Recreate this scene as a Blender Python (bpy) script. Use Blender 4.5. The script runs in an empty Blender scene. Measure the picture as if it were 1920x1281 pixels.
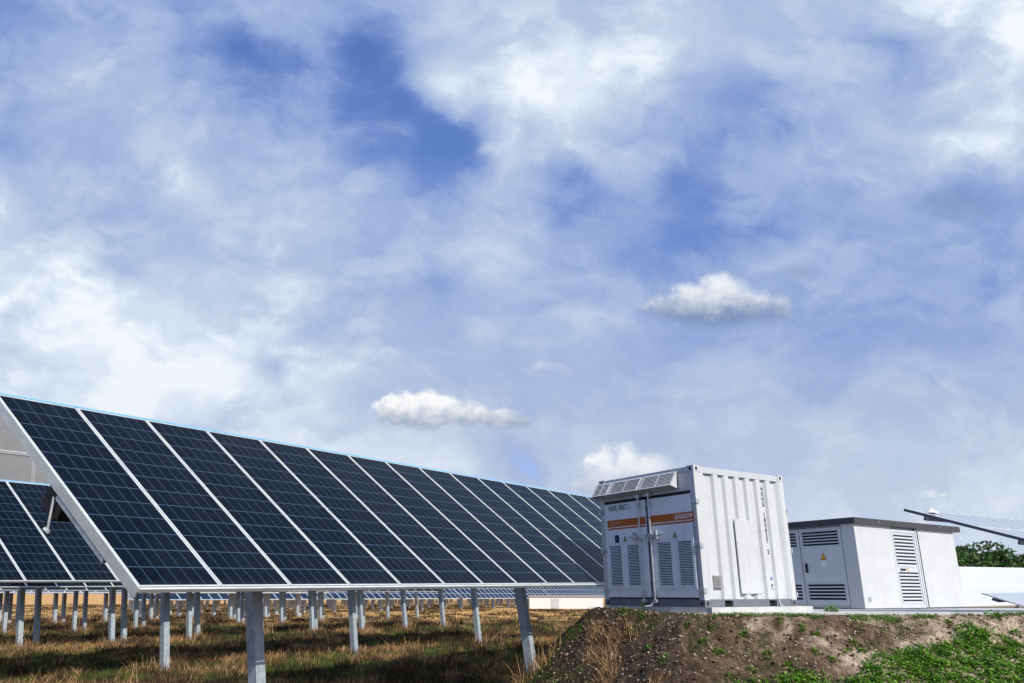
import bpy, math, random
import numpy as np
R = math.radians
random.seed(7)
rng = np.random.default_rng(11)
scene = bpy.context.scene
COL = scene.collection

# ------------------------------------------------------------------ camera
cam_d = bpy.data.cameras.new("camera")
cam = bpy.data.objects.new("camera", cam_d)
COL.objects.link(cam)
scene.camera = cam
cam_d.sensor_width = 36.0
cam_d.lens = 1400 / 1920 * 36.0
cam_d.shift_x = 110 / 1920
cam_d.shift_y = 72.5 / 1920
cam_d.clip_start = 0.05
cam_d.clip_end = 5000
PITCH = math.atan2(400, 1400)
cam.location = (0, 0, 0)
cam.rotation_euler = (math.pi / 2 + PITCH, 0, 0)

# ------------------------------------------------------------------ sun, exposure
SUN_AZ, SUN_EL = R(147), R(37)
sun_vec = np.array([math.sin(SUN_AZ) * math.cos(SUN_EL), math.cos(SUN_AZ) * math.cos(SUN_EL), math.sin(SUN_EL)])
sd = bpy.data.lights.new("sun", 'SUN')
sd.energy = 4.8
sd.angle = R(0.5)
sd.color = (1.0, 0.95, 0.87)
so = bpy.data.objects.new("sun", sd)
COL.objects.link(so)
from mathutils import Vector, Matrix
so.rotation_euler = Vector(sun_vec).to_track_quat('Z', 'Y').to_euler()
scene.view_settings.view_transform = 'Standard'
scene.view_settings.look = 'None'
scene.view_settings.exposure = 0.0
scene.view_settings.gamma = 1.0


def lin(r, g, b):
    f = lambda c: (c / 255) / 12.92 if c / 255 <= 0.04045 else ((c / 255 + 0.055) / 1.055) ** 2.4
    return (f(r), f(g), f(b))


# ------------------------------------------------------------------ world: Nishita sky under a broken cloud deck
world = bpy.data.worlds.new("World")
scene.world = world
world.use_nodes = True
wt = world.node_tree
wt.nodes.clear()
BG = 0.1


class V:
    """tiny expression builder for math nodes"""
    t = None

    def __init__(s, sock): s.s = sock

    @staticmethod
    def op(o, *a, clamp=False):
        n = V.t.nodes.new('ShaderNodeMath'); n.operation = o; n.use_clamp = clamp
        for i, x in enumerate(a):
            if isinstance(x, V): V.t.links.new(x.s, n.inputs[i])
            else: n.inputs[i].default_value = x
        return V(n.outputs[0])

    def __add__(a, b): return V.op('ADD', a, b)
    def __radd__(a, b): return V.op('ADD', b, a)
    def __sub__(a, b): return V.op('SUBTRACT', a, b)
    def __rsub__(a, b): return V.op('SUBTRACT', b, a)
    def __mul__(a, b): return V.op('MULTIPLY', a, b)
    def __rmul__(a, b): return V.op('MULTIPLY', b, a)
    def __truediv__(a, b): return V.op('DIVIDE', a, b)
    def __rtruediv__(a, b): return V.op('DIVIDE', b, a)


def ss(x, a, b, lo=0.0, hi=1.0):
    n = V.t.nodes.new('ShaderNodeMapRange'); n.interpolation_type = 'SMOOTHSTEP'; n.clamp = True
    V.t.links.new(x.s, n.inputs['Value'])
    n.inputs['From Min'].default_value = a; n.inputs['From Max'].default_value = b
    n.inputs['To Min'].default_value = lo; n.inputs['To Max'].default_value = hi
    return V(n.outputs['Result'])


def vec(x, y, z=0.0):
    n = V.t.nodes.new('ShaderNodeCombineXYZ')
    for i, q in enumerate((x, y, z)):
        if isinstance(q, V): V.t.links.new(q.s, n.inputs[i])
        else: n.inputs[i].default_value = q
    return n.outputs[0]


def noise(vs, scale, detail=4.0, rough=0.55, dist=0.0):
    n = V.t.nodes.new('ShaderNodeTexNoise')
    V.t.links.new(vs, n.inputs['Vector'])
    n.inputs['Scale'].default_value = scale; n.inputs['Detail'].default_value = detail
    n.inputs['Roughness'].default_value = rough; n.inputs['Distortion'].default_value = dist
    return n


def rampn(x, stops, interp='EASE'):
    n = V.t.nodes.new('ShaderNodeValToRGB'); n.color_ramp.interpolation = interp
    V.t.links.new(x.s, n.inputs[0])
    e = n.color_ramp.elements
    while len(e) < len(stops): e.new(0.5)
    for el, (p, c) in zip(e, stops):
        el.position = p
        el.color = (c, c, c, 1) if not isinstance(c, tuple) else (*c, 1)
    return n.outputs['Color']


def mixc(fac, a, b, mode='MIX'):
    n = V.t.nodes.new('ShaderNodeMix'); n.data_type = 'RGBA'; n.blend_type = mode
    for k, x in ((0, fac), (6, a), (7, b)):
        if isinstance(x, V): V.t.links.new(x.s, n.inputs[k])
        elif isinstance(x, bpy.types.NodeSocket): V.t.links.new(x, n.inputs[k])
        elif isinstance(x, tuple): n.inputs[k].default_value = (*x, 1)
        else: n.inputs[k].default_value = x
    return n.outputs[2]


V.t = wt
tc = wt.nodes.new('ShaderNodeTexCoord')
sep = wt.nodes.new('ShaderNodeSeparateXYZ')
wt.links.new(tc.outputs['Generated'], sep.inputs[0])
dx, dy, dz = V(sep.outputs[0]), V(sep.outputs[1]), V(sep.outputs[2])
# chart of the sky: gnomonic about one fixed compass direction, 16 degrees above north
CP, SP = math.cos(PITCH), math.sin(PITCH)
ady = V.op('ABSOLUTE', dy)
den = V.op('MAXIMUM', ady * CP + dz * SP, 0.12)
u0 = 0.85 + 1.4 * (dx / den)
v0 = 0.713 - 1.4 * ((dz * CP - ady * SP) / den)
p0 = vec(u0, v0)
nA = noise(p0, 2.6, 5, 0.55)
nB = noise(p0, 9.0, 5, 0.6)
sA = wt.nodes.new('ShaderNodeSeparateColor'); wt.links.new(nA.outputs['Color'], sA.inputs[0])
sB = wt.nodes.new('ShaderNodeSeparateColor'); wt.links.new(nB.outputs['Color'], sB.inputs[0])
ar, ag = V(sA.outputs[0]), V(sA.outputs[1])
br, bg_ = V(sB.outputs[0]), V(sB.outputs[1])
u = u0 + 0.20 * (ar - 0.5) + 0.05 * (br - 0.5)
v = v0 + 0.20 * (ag - 0.5) + 0.05 * (bg_ - 0.5)
# cloud cover on a coarse grid
ROWS = [0, 90, 180, 270, 360, 450, 540, 630, 720, 810, 900, 1000]
GRID = [
    [.34, .46, .38, .36, .42, .52, .42, .66, .64, .70, .72, .64, .62, .66, .74, .84, .95],
    [.42, .62, .52, .36, .16, .28, .10, .66, .70, .76, .84, .74, .70, .58, .30, .66, .92],
    [.42, .62, .62, .50, .26, .30, .12, .74, .84, .86, .74, .52, .46, .58, .62, .70, .80],
    [.42, .56, .56, .60, .62, .46, .20, .02, .70, .80, .58, .42, .40, .52, .62, .66, .66],
    [.78, .60, .64, .74, .66, .60, .46, .28, .60, .30, .42, .28, .40, .44, .48, .44, .46],
    [.84, .70, .62, .62, .62, .62, .60, .60, .64, .50, .34, .24, .34, .46, .46, .46, .50],
    [.90, .88, .76, .74, .72, .68, .60, .50, .60, .52, .48, .48, .44, .42, .36, .32, .44],
    [.88, .88, .88, .84, .76, .66, .60, .55, .56, .56, .50, .48, .42, .40, .40, .42, .50],
    [.78, .84, .90, .90, .74, .84, .64, .58, .58, .58, .56, .52, .50, .48, .50, .52, .60],
    [.72, .80, .84, .84, .84, .84, .72, .68, .62, .60, .60, .58, .58, .58, .60, .62, .66],
    [.76, .80, .80, .80, .82, .82, .80, .78, .46, .62, .66, .66, .66, .68, .68, .70, .70],
    [.82, .84, .84, .84, .84, .84, .82, .80, .76, .76, .76, .76, .76, .76, .76, .78, .80],
]
urel = u / 1.92
w = None
for k, (yy, row) in enumerate(zip(ROWS, GRID)):
    c = V(rampn(urel, [(i / 16, q) for i, q in enumerate(row)]))
    y0 = yy / 1000
    if k == 0: hat = ss(v, y0, ROWS[1] / 1000, 1, 0)
    elif k == len(ROWS) - 1: hat = ss(v, ROWS[k - 1] / 1000, y0)
    else: hat = ss(v, ROWS[k - 1] / 1000, y0) * ss(v, y0, ROWS[k + 1] / 1000, 1, 0)
    w = c * hat if w is None else w + c * hat


def blob(px, py, rx, ry, ang, amt, soft=1.0, uu=None, vv=None):
    """rotated elliptical patch in the sky chart"""
    uu = uu or u; vv = vv or v
    ca, sa = math.cos(R(ang)), math.sin(R(ang))
    a = uu - px / 1000; b = vv - py / 1000
    X = (a * ca + b * sa) * (1000 / rx); Y = (b * ca - a * sa) * (1000 / ry)
    r = V.op('SQRT', X * X + Y * Y)
    return ss(r, 1 - soft, 1.0, amt, 0)


u2 = u0 + 0.05 * (ar - 0.5) + 0.045 * (br - 0.5)
v2 = v0 + 0.05 * (ag - 0.5) + 0.045 * (bg_ - 0.5)
for b in [(810, 225, 120, 38, 38, -.30, .8), (850, 275, 60, 32, 20, -.25, .8), (680, 90, 60, 55, 30, -.22, 1), (450, 85, 75, 50, 10, -.20, 1),
          (1075, 325, 55, 30, 10, -.22, 1), (1055, 395, 50, 30, 0, -.16, 1), (1280, 330, 60, 35, -30, -.16, 1), (1400, 440, 130, 34, -12, -.18, 1),
          (800, 150, 95, 60, 30, .30, .7), (900, 250, 80, 40, 20, .22, .6), (1150, 130, 170, 60, -25, .14, 1), (960, 180, 120, 60, 10, .12, 1),
          (900, 285, 40, 14, -5, .32, .6), (500, 690, 45, 30, 20, -.30, 1), (35, 590, 45, 25, -10, -.28, 1), (240, 510, 50, 20, 10, -.22, 1),
          (820, 535, 50, 25, 20, -.22, 1), (1090, 545, 70, 20, 5, -.20, 1), (975, 850, 65, 50, 35, -.36, .9), (1000, 885, 45, 22, 10, -.2, 1),
          (400, 600, 160, 70, 10, .10, 1), (120, 610, 330, 200, 10, .06, 1), (330, 740, 330, 110, 12, .08, 1), (560, 700, 60, 60, 60, .12, 1), (1650, 65, 60, 26, 10, -.28, 1), (1540, 170, 60, 22, -20, -.16, 1),
          (1810, 235, 150, 20, 2, -.16, 1), (1230, 235, 90, 40, -20, -.14, 1), (1800, 265, 150, 34, 4, .26, .8), (1640, 230, 60, 36, 20, .16, 1),
          (1470, 490, 90, 22, -20, .16, .8), (1810, 560, 130, 30, -14, -.10, 1), (350, 330, 130, 50, 30, .12, 1), (200, 120, 150, 60, 20, .08, 1)]:
    w = w + blob(b[0], b[1], b[2] * 1.25, b[3] * 1.35, b[4], b[5] * 0.62, 1.0, uu=u2, vv=v2)
# wispy detail
nC = noise(vec(u * 0.7 + u0 * 0.3 + v0 * 0.35, v * 0.9 + v0 * 0.5 - u0 * 0.3), 3.2, 8, 0.53, 0.1)
nD = noise(vec(u0 + 3.1, v0 * 1.4 + 1.7 - u0 * 0.3), 12.0, 6, 0.58, 0.1)
w = w + 0.40 * (V(nC.outputs['Fac']) - 0.5) + 0.16 * (V(nD.outputs['Fac']) - 0.5)
# puffs with a lit and a shaded side
pf = vec(u + 0.25 * v0, v * 1.35 - 0.25 * u0); pf2 = vec(u + 0.25 * v0 + 0.012, v * 1.35 - 0.25 * u0 + 0.020)
nG = noise(pf, 5.5, 7, 0.52); nH = noise(pf2, 5.5, 7, 0.52)
puff = ss(V(nG.outputs['Fac']), 0.44, 0.62)
relief = V(nG.outputs['Fac']) - V(nH.outputs['Fac'])
w = w + 0.13 * (puff - 0.42) + 0.42 * relief
# unseen sky behind the camera, cover thinned and dimmed to cut ambient light
back = ss(dy, -0.35, 0.02)
w = w * (0.7 + 0.3 * back)
cloud_col = rampn(V.op('ADD', w, 0.0, clamp=True), [(0.0, lin(98, 131, 204)), (0.22, lin(124, 152, 211)), (0.42, lin(151, 174, 218)), (0.6, lin(174, 193, 226)),
                      (0.76, lin(197, 211, 235)), (0.88, lin(221, 232, 247)), (1.0, lin(244, 249, 255))], 'LINEAR')
# low in the sky the cloud is greyer
cloud_col = mixc(ss(v0, 0.50, 1.0, 0, 0.5) * (0.5 + 0.5 * ss(u0, 0.3, 0.9)), cloud_col, lin(200, 210, 228))
# dark undersides
for b in [(1790, 375, 130, 46, 8, .55, 1), (1490, 512, 85, 24, -3, .5, 1), (1330, 590, 120, 30, 0, .38, 1), (1120, 70, 90, 40, 10, .12, 1),
          (760, 560, 120, 50, 0, .12, 1), (1250, 840, 200, 60, 0, .12, 1), (1600, 760, 300, 60, 0, .10, 1)]:
    cloud_col = mixc(blob(*b, uu=u2, vv=v2), cloud_col, lin(122, 150, 190))
# soft cumulus heaps
nK = noise(p0, 17.0, 5, 0.6)
sK = wt.nodes.new('ShaderNodeSeparateColor'); wt.links.new(nK.outputs['Color'], sK.inputs[0])
u3 = u0 + 0.07 * (V(sK.outputs[0]) - 0.5) + 0.02 * (ar - 0.5)
v3 = v0 + 0.055 * (V(sK.outputs[1]) - 0.5)
p3 = vec(u3, v3)
nE = noise(p0, 34.0, 6, 0.6)
nz = V(nE.outputs['Fac']) - 0.5
nF = noise(vec(u0 + 0.006, v0 + 0.010), 34.0, 6, 0.6)
lit = nz - (V(nF.outputs['Fac']) - 0.5)
HEAPS = [  # ellipses, top y, base y, opacity, edge softness, base colour
    ([(728, 768, 30, 30), (770, 758, 40, 26), (806, 758, 46, 31), (835, 764, 40, 30), (880, 778, 45, 27), (930, 782, 42, 24), (962, 796, 30, 15), (790, 786, 90, 22)], 732, 812, .97, .20, (160, 174, 198)),
    ([(1350, 550, 60, 44), (1305, 562, 60, 40), (1255, 580, 60, 30), (1400, 572, 55, 34), (1450, 582, 48, 30), (1345, 592, 150, 34)], 512, 616, .85, .30, (116, 140, 180)),
    ([(1130, 862, 32, 36), (1182, 866, 45, 38), (1215, 880, 48, 36), (1150, 892, 72, 40), (1100, 912, 46, 24), (1190, 905, 90, 42)], 826, 940, .85, .35, (186, 196, 214)),
    ([(1748, 932, 26, 12), (1778, 936, 26, 9), (1735, 938, 20, 7)], 920, 947, .75, .5, (190, 200, 216)),
    ([(1015, 690, 40, 17), (1050, 694, 34, 12), (990, 700, 30, 12)], 674, 715, .42, .7, (196, 208, 228)),
    ([(680, 664, 32, 16), (730, 670, 36, 18), (705, 680, 60, 14)], 650, 695, .42, .7, (200, 212, 232)),
    ([(1375, 765, 30, 14), (1400, 775, 30, 12)], 750, 790, .25, .8, (200, 212, 232)),
]
for ells, ty, by, op_, soft, basec in HEAPS:
    f = None
    for (ex, ey, rx, ry) in ells:
        n1 = wt.nodes.new('ShaderNodeVectorMath'); n1.operation = 'SUBTRACT'
        wt.links.new(p3, n1.inputs[0]); n1.inputs[1].default_value = (ex / 1000, ey / 1000, 0)
        n2 = wt.nodes.new('ShaderNodeVectorMath'); n2.operation = 'MULTIPLY'
        wt.links.new(n1.outputs[0], n2.inputs[0]); n2.inputs[1].default_value = (1000 / rx, 1000 / ry, 0)
        n3 = wt.nodes.new('ShaderNodeVectorMath'); n3.operation = 'LENGTH'
        wt.links.new(n2.outputs[0], n3.inputs[0])
        g = 1.0 - V(n3.outputs['Value'])
        f = g if f is None else V.op('SMOOTH_MAX', f, g, 0.12)
    f = f * 1.25 + nz * 1.1 + 0.18
    sharp = ss(v3, ty / 1000, by / 1000, 0.0, 1.0)
    m = ss(f - sharp * 0.12, 0.0, soft * 3.0) * op_ * ss(v0, (by - 26) / 1000, (by + 12) / 1000, 1, 0.0)
    t = ss(v3 + nz * 0.015 - lit * 0.05, (ty + 0.12 * (by - ty)) / 1000, (by - 6) / 1000, 1, 0)
    col = mixc(t, lin(*basec), lin(253, 253, 253))
    cloud_col = mixc(m, cloud_col, col)
nish = wt.nodes.new('ShaderNodeTexSky')
nish.sky_type = 'NISHITA'
nish.sun_disc = False
nish.sun_elevation = SUN_EL
nish.sun_rotation = SUN_AZ
nish.air_density = 1.3
nish.dust_density = 0.6
nish.ozone_density = 2.5
nsc = mixc(1.0, nish.outputs[0], (0.98, 1.12, 1.70), 'MULTIPLY')
cl10 = mixc(1.0, cloud_col, (1 / BG, 1 / BG, 1 / BG), 'MULTIPLY')
cover = ss(w, -0.10, 0.42, 0.0, 1.0)
skyc = mixc(cover, nsc, cl10)
skyc = mixc(back, mixc(1.0, skyc, (0.95, 0.95, 0.98), 'MULTIPLY'), skyc)
# below the horizon: dull field light
skyc = mixc(ss(dz, -0.06, 0.0), (0.7, 0.6, 0.42), skyc)
bgn = wt.nodes.new('ShaderNodeBackground')
bgn.inputs['Strength'].default_value = BG
wt.links.new(skyc, bgn.inputs['Color'])
wo = wt.nodes.new('ShaderNodeOutputWorld')
wt.links.new(bgn.outputs[0], wo.inputs['Surface'])

# ------------------------------------------------------------------ materials
def new_mat(name):
    m = bpy.data.materials.new(name); m.use_nodes = True
    V.t = m.node_tree
    return m, m.node_tree, m.node_tree.nodes['Principled BSDF']


def mat(name, col, rough=0.5, metal=0.0, var=0.08, vscale=3.0, bump=0.0, bscale=40.0, spec=0.5, dirt=None, dscale=2.0, damt=0.3, coord='Object', streak=0.0):
    m, t, b = new_mat(name)
    tcn = t.nodes.new('ShaderNodeTexCoord')
    n = noise(tcn.outputs[coord], vscale, 6, 0.6)
    f = V(n.outputs['Fac'])
    lo = tuple(max(0, c * (1 - var)) for c in col); hi = tuple(min(1, c * (1 + var)) for c in col)
    c = mixc(ss(f, 0.3, 0.7), lo, hi)
    if dirt:
        n2 = noise(tcn.outputs[coord], dscale, 8, 0.7)
        c = mixc(ss(V(n2.outputs['Fac']), 0.5, 0.75, 0, damt), c, dirt)
    if streak:
        mp = t.nodes.new('ShaderNodeMapping'); mp.inputs['Scale'].default_value = (7, 7, 0.55); t.links.new(tcn.outputs[coord], mp.inputs[0])
        n4_ = noise(mp.outputs[0], 1.6, 7, 0.65)
        c = mixc(ss(V(n4_.outputs['Fac']), 0.50, 0.72, 0, streak), c, (0.30, 0.28, 0.25))
    t.links.new(c, b.inputs['Base Color'])
    b.inputs['Metallic'].default_value = metal
    b.inputs['Specular IOR Level'].default_value = spec
    rr = ss(f, 0.3, 0.7, max(0.02, rough - 0.06), min(1, rough + 0.06))
    t.links.new(rr.s, b.inputs['Roughness'])
    if bump:
        n3 = noise(tcn.outputs[coord], bscale, 4, 0.6)
        bp = t.nodes.new('ShaderNodeBump'); bp.inputs['Strength'].default_value = bump; bp.inputs['Distance'].default_value = 0.01
        t.links.new(n3.outputs['Fac'], bp.inputs['Height']); t.links.new(bp.outputs[0], b.inputs['Normal'])
    return m


def leafmat(name, c1, c2, c3, rough=0.55, trans=0.25):
    m, t, b = new_mat(name)
    g = t.nodes.new('ShaderNodeNewGeometry')
    c = rampn(V(g.outputs['Random Per Island']), [(0, c1), (0.55, c2), (1, c3)], 'LINEAR')
    t.links.new(c, b.inputs['Base Color'])
    b.inputs['Roughness'].default_value = rough
    b.inputs['Specular IOR Level'].default_value = 0.3
    if trans:
        tr = t.nodes.new('ShaderNodeBsdfTranslucent'); t.links.new(c, tr.inputs['Color'])
        mx = t.nodes.new('ShaderNodeMixShader'); mx.inputs[0].default_value = trans
        t.links.new(b.outputs[0], mx.inputs[1]); t.links.new(tr.outputs[0], mx.inputs[2])
        t.links.new(mx.outputs[0], t.nodes['Material Output'].inputs[0])
    return m


def glass_mat(name, cell=(0.0016, 0.0036, 0.0085), cell2=(0.0028, 0.0062, 0.015), line=(0.050, 0.088, 0.140), bus=(0.018, 0.034, 0.066), nx=6, ny=12, spec=0.04, rough=0.12, lw=0.022, coat=0.0):
    """polycrystalline cells drawn from the module's own UVs (0-1 across, 0-1 up)"""
    m, t, b = new_mat(name)
    uv = t.nodes.new('ShaderNodeUVMap')
    s = t.nodes.new('ShaderNodeSeparateXYZ'); t.links.new(uv.outputs[0], s.inputs[0])
    U, W = V(s.outputs[0]) * nx, V(s.outputs[1]) * ny
    fu = V.op('FRACT', U); fw = V.op('FRACT', W)
    du = V.op('ABSOLUTE', fu - 0.5); dw = V.op('ABSOLUTE', fw - 0.5)
    gapu = V.op('GREATER_THAN', du, 0.5 - lw); gapw = V.op('GREATER_THAN', dw, 0.5 - lw)
    gap = V.op('MAXIMUM', gapu, gapw)
    b3 = V.op('FRACT', fu * 4.0)
    busm = V.op('LESS_THAN', V.op('ABSOLUTE', b3 - 0.5), 0.035)
    wn = t.nodes.new('ShaderNodeTexWhiteNoise')
    tcn = t.nodes.new('ShaderNodeObjectInfo')
    t.links.new(vec(V.op('FLOOR', U), V.op('FLOOR', W), V(tcn.outputs['Random']) * 97.0), wn.inputs['Vector'])
    vor = t.nodes.new('ShaderNodeTexVoronoi'); vor.inputs['Scale'].default_value = 3.0
    t.links.new(vec(U, W * 1.6), vor.inputs['Vector'])
    sv = t.nodes.new('ShaderNodeSeparateColor'); t.links.new(vor.outputs['Color'], sv.inputs[0])
    c = mixc(V(wn.outputs['Value']) * 0.6 + V(sv.outputs[0]) * 0.4, cell, cell2)
    c = mixc(busm * 0.55, c, bus)
    c = mixc(gap * 0.85, c, line)
    tob = t.nodes.new('ShaderNodeTexCoord')
    dn = noise(tob.outputs['Object'], 1.3, 5, 0.6)
    dust = ss(V(dn.outputs['Fac']), 0.45, 0.8, 0.0, 0.025) + ss(V(s.outputs[1]), 0.0, 0.04, 0.04, 0.0) + V(tcn.outputs['Random']) * 0.010
    c = mixc(dust, c, (0.16, 0.17, 0.17))
    t.links.new(c, b.inputs['Base Color'])
    b.inputs['Roughness'].default_value = rough
    b.inputs['Specular IOR Level'].default_value = spec
    if spec < 0.5: b.inputs['Specular Tint'].default_value = (0.35, 0.62, 1.0, 1)
    return m


M = {}
M['glass'] = glass_mat('cell_glass')
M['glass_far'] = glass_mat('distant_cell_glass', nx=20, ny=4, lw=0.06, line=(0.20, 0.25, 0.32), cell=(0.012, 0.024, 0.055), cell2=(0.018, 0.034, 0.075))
M['glass_glare_painted'] = glass_mat('glare_painted_cell_glass', nx=6, ny=10, cell=(0.50, 0.52, 0.55), cell2=(0.54, 0.56, 0.59), line=(0.58, 0.59, 0.61), bus=(0.54, 0.56, 0.59), spec=0.8, rough=0.10)  # sky glare on the panels painted into near-white cell colours
M['alu'] = mat('anodised_aluminium', (0.60, 0.64, 0.63), 0.42, 0.25, 0.10, 4, 0.05, 80)
M['alu_dark'] = mat('dark_aluminium', (0.07, 0.08, 0.11), 0.4, 0.4)
M['blue_edge'] = mat('light_blue_edging', (0.15, 0.42, 0.70), 0.5, 0.0, 0.05)
M['galv'] = mat('galvanised_steel', (0.43, 0.50, 0.54), 0.5, 0.35, 0.2, 14, 0.15, 60, dirt=(0.30, 0.31, 0.30), dscale=5, damt=0.5)
M['back_and_washed_face'] = mat('grey_back_and_washed_face', (0.60, 0.61, 0.62), 0.6, 0, 0.04)  # module backs, also the raised table's washed-out faces painted pale
M['washed_line'] = mat('washed_out_frame', (0.86, 0.87, 0.88), 0.5, 0, 0.04)
M['black'] = mat('black_plastic', (0.012, 0.013, 0.015), 0.35)
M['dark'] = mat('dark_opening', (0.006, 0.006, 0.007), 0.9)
M['paint'] = mat('white_container_paint', (0.54, 0.555, 0.57), 0.38, 0, 0.03, 1.5, 0.03, 30, dirt=(0.40, 0.39, 0.37), dscale=3.5, damt=0.35, streak=0.28)
M['door_paint'] = mat('door_paint', (0.80, 0.84, 0.90), 0.36, 0, 0.05, 1.2, 0.04, 25, dirt=(0.55, 0.58, 0.62), dscale=2.2, damt=0.4, streak=0.22)
M['base_paint'] = mat('grey_base_paint', (0.135, 0.150, 0.175), 0.45, 0, 0.08, 4, 0.05, 30, dirt=(0.22, 0.20, 0.17), dscale=6, damt=0.4)
M['rail_paint'] = mat('grey_rail_paint', (0.50, 0.52, 0.55), 0.4, 0, 0.05, 3, dirt=(0.3, 0.3, 0.3), dscale=4, damt=0.35)
M['gasket'] = mat('black_rubber_gasket', (0.012, 0.013, 0.016), 0.7)
M['zinc'] = mat('zinc_hardware', (0.62, 0.64, 0.66), 0.3, 0.6, 0.08, 20)
M['orange'] = mat('orange_stripe_film', (0.46, 0.12, 0.012), 0.4, 0, 0.08, 3)
M['ink'] = mat('black_lettering', (0.025, 0.027, 0.03), 0.5)
M['white_ink'] = mat('white_lettering', (0.8, 0.8, 0.8), 0.45)
M['pale_ink'] = mat('pale_lettering', (0.62, 0.42, 0.30), 0.5)
M['yellow'] = mat('warning_yellow', (0.75, 0.42, 0.02), 0.45)
M['olive'] = mat('faded_warning_yellow', (0.42, 0.38, 0.08), 0.5)
M['blue_sticker'] = mat('blue_sticker', (0.03, 0.13, 0.36), 0.4)
M['plate'] = mat('grey_data_plate', (0.36, 0.36, 0.35), 0.45, 0.4, 0.3, 60)
M['kiosk'] = mat('kiosk_render', (0.52, 0.535, 0.545), 0.7, 0, 0.04, 2, 0.08, 120, dirt=(0.42, 0.42, 0.40), dscale=1.6, damt=0.35, streak=0.12)
M['kiosk_door'] = mat('kiosk_door_paint', (0.53, 0.56, 0.60), 0.42, 0, 0.03, 2)
M['roof_dark'] = mat('dark_roof_trim', (0.045, 0.045, 0.05), 0.5, 0, 0.1, 3)
M['concrete'] = mat('pale_concrete', (0.50, 0.50, 0.49), 0.85, 0, 0.1, 5, 0.2, 60, dirt=(0.36, 0.32, 0.27), dscale=3, damt=0.4)
M['shed_white'] = mat('white_shed_wall', (0.72, 0.72, 0.70), 0.6, 0, 0.05)
M['bark'] = mat('tree_bark', (0.07, 0.05, 0.035), 0.9, 0, 0.2, 8, 0.5, 20)
M['leaf'] = leafmat('tree_leaf', (0.018, 0.045, 0.014), (0.040, 0.095, 0.022), (0.085, 0.16, 0.035), 0.5, 0.2)
M['leaf2'] = leafmat('light_tree_leaf', (0.03, 0.07, 0.015), (0.06, 0.13, 0.025), (0.11, 0.19, 0.04), 0.5, 0.2)
M['grass'] = leafmat('green_grass_blade', (0.022, 0.050, 0.008), (0.070, 0.13, 0.018), (0.19, 0.27, 0.04), 0.6, 0.3)
M['straw'] = leafmat('dry_straw_blade', (0.09, 0.045, 0.015), (0.34, 0.18, 0.065), (0.86, 0.58, 0.30), 0.7, 0.25)
M['deadweed'] = leafmat('dead_weed_stalk', (0.018, 0.012, 0.008), (0.05, 0.028, 0.014), (0.13, 0.07, 0.03), 0.8, 0.1)
M['weed'] = leafmat('weed_leaf', (0.05, 0.14, 0.008), (0.12, 0.29, 0.018), (0.25, 0.46, 0.06), 0.5, 0.3)
M['stone'] = leafmat('pale_pebble', (0.22, 0.15, 0.10), (0.45, 0.35, 0.26), (0.74, 0.66, 0.57), 0.8, 0)
M['clod'] = leafmat('soil_clod', (0.070, 0.044, 0.028), (0.15, 0.100, 0.066), (0.34, 0.25, 0.17), 0.95, 0)

# ------------------------------------------------------------------ mesh helpers
def A3(*p): return np.array(p, float)


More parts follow.
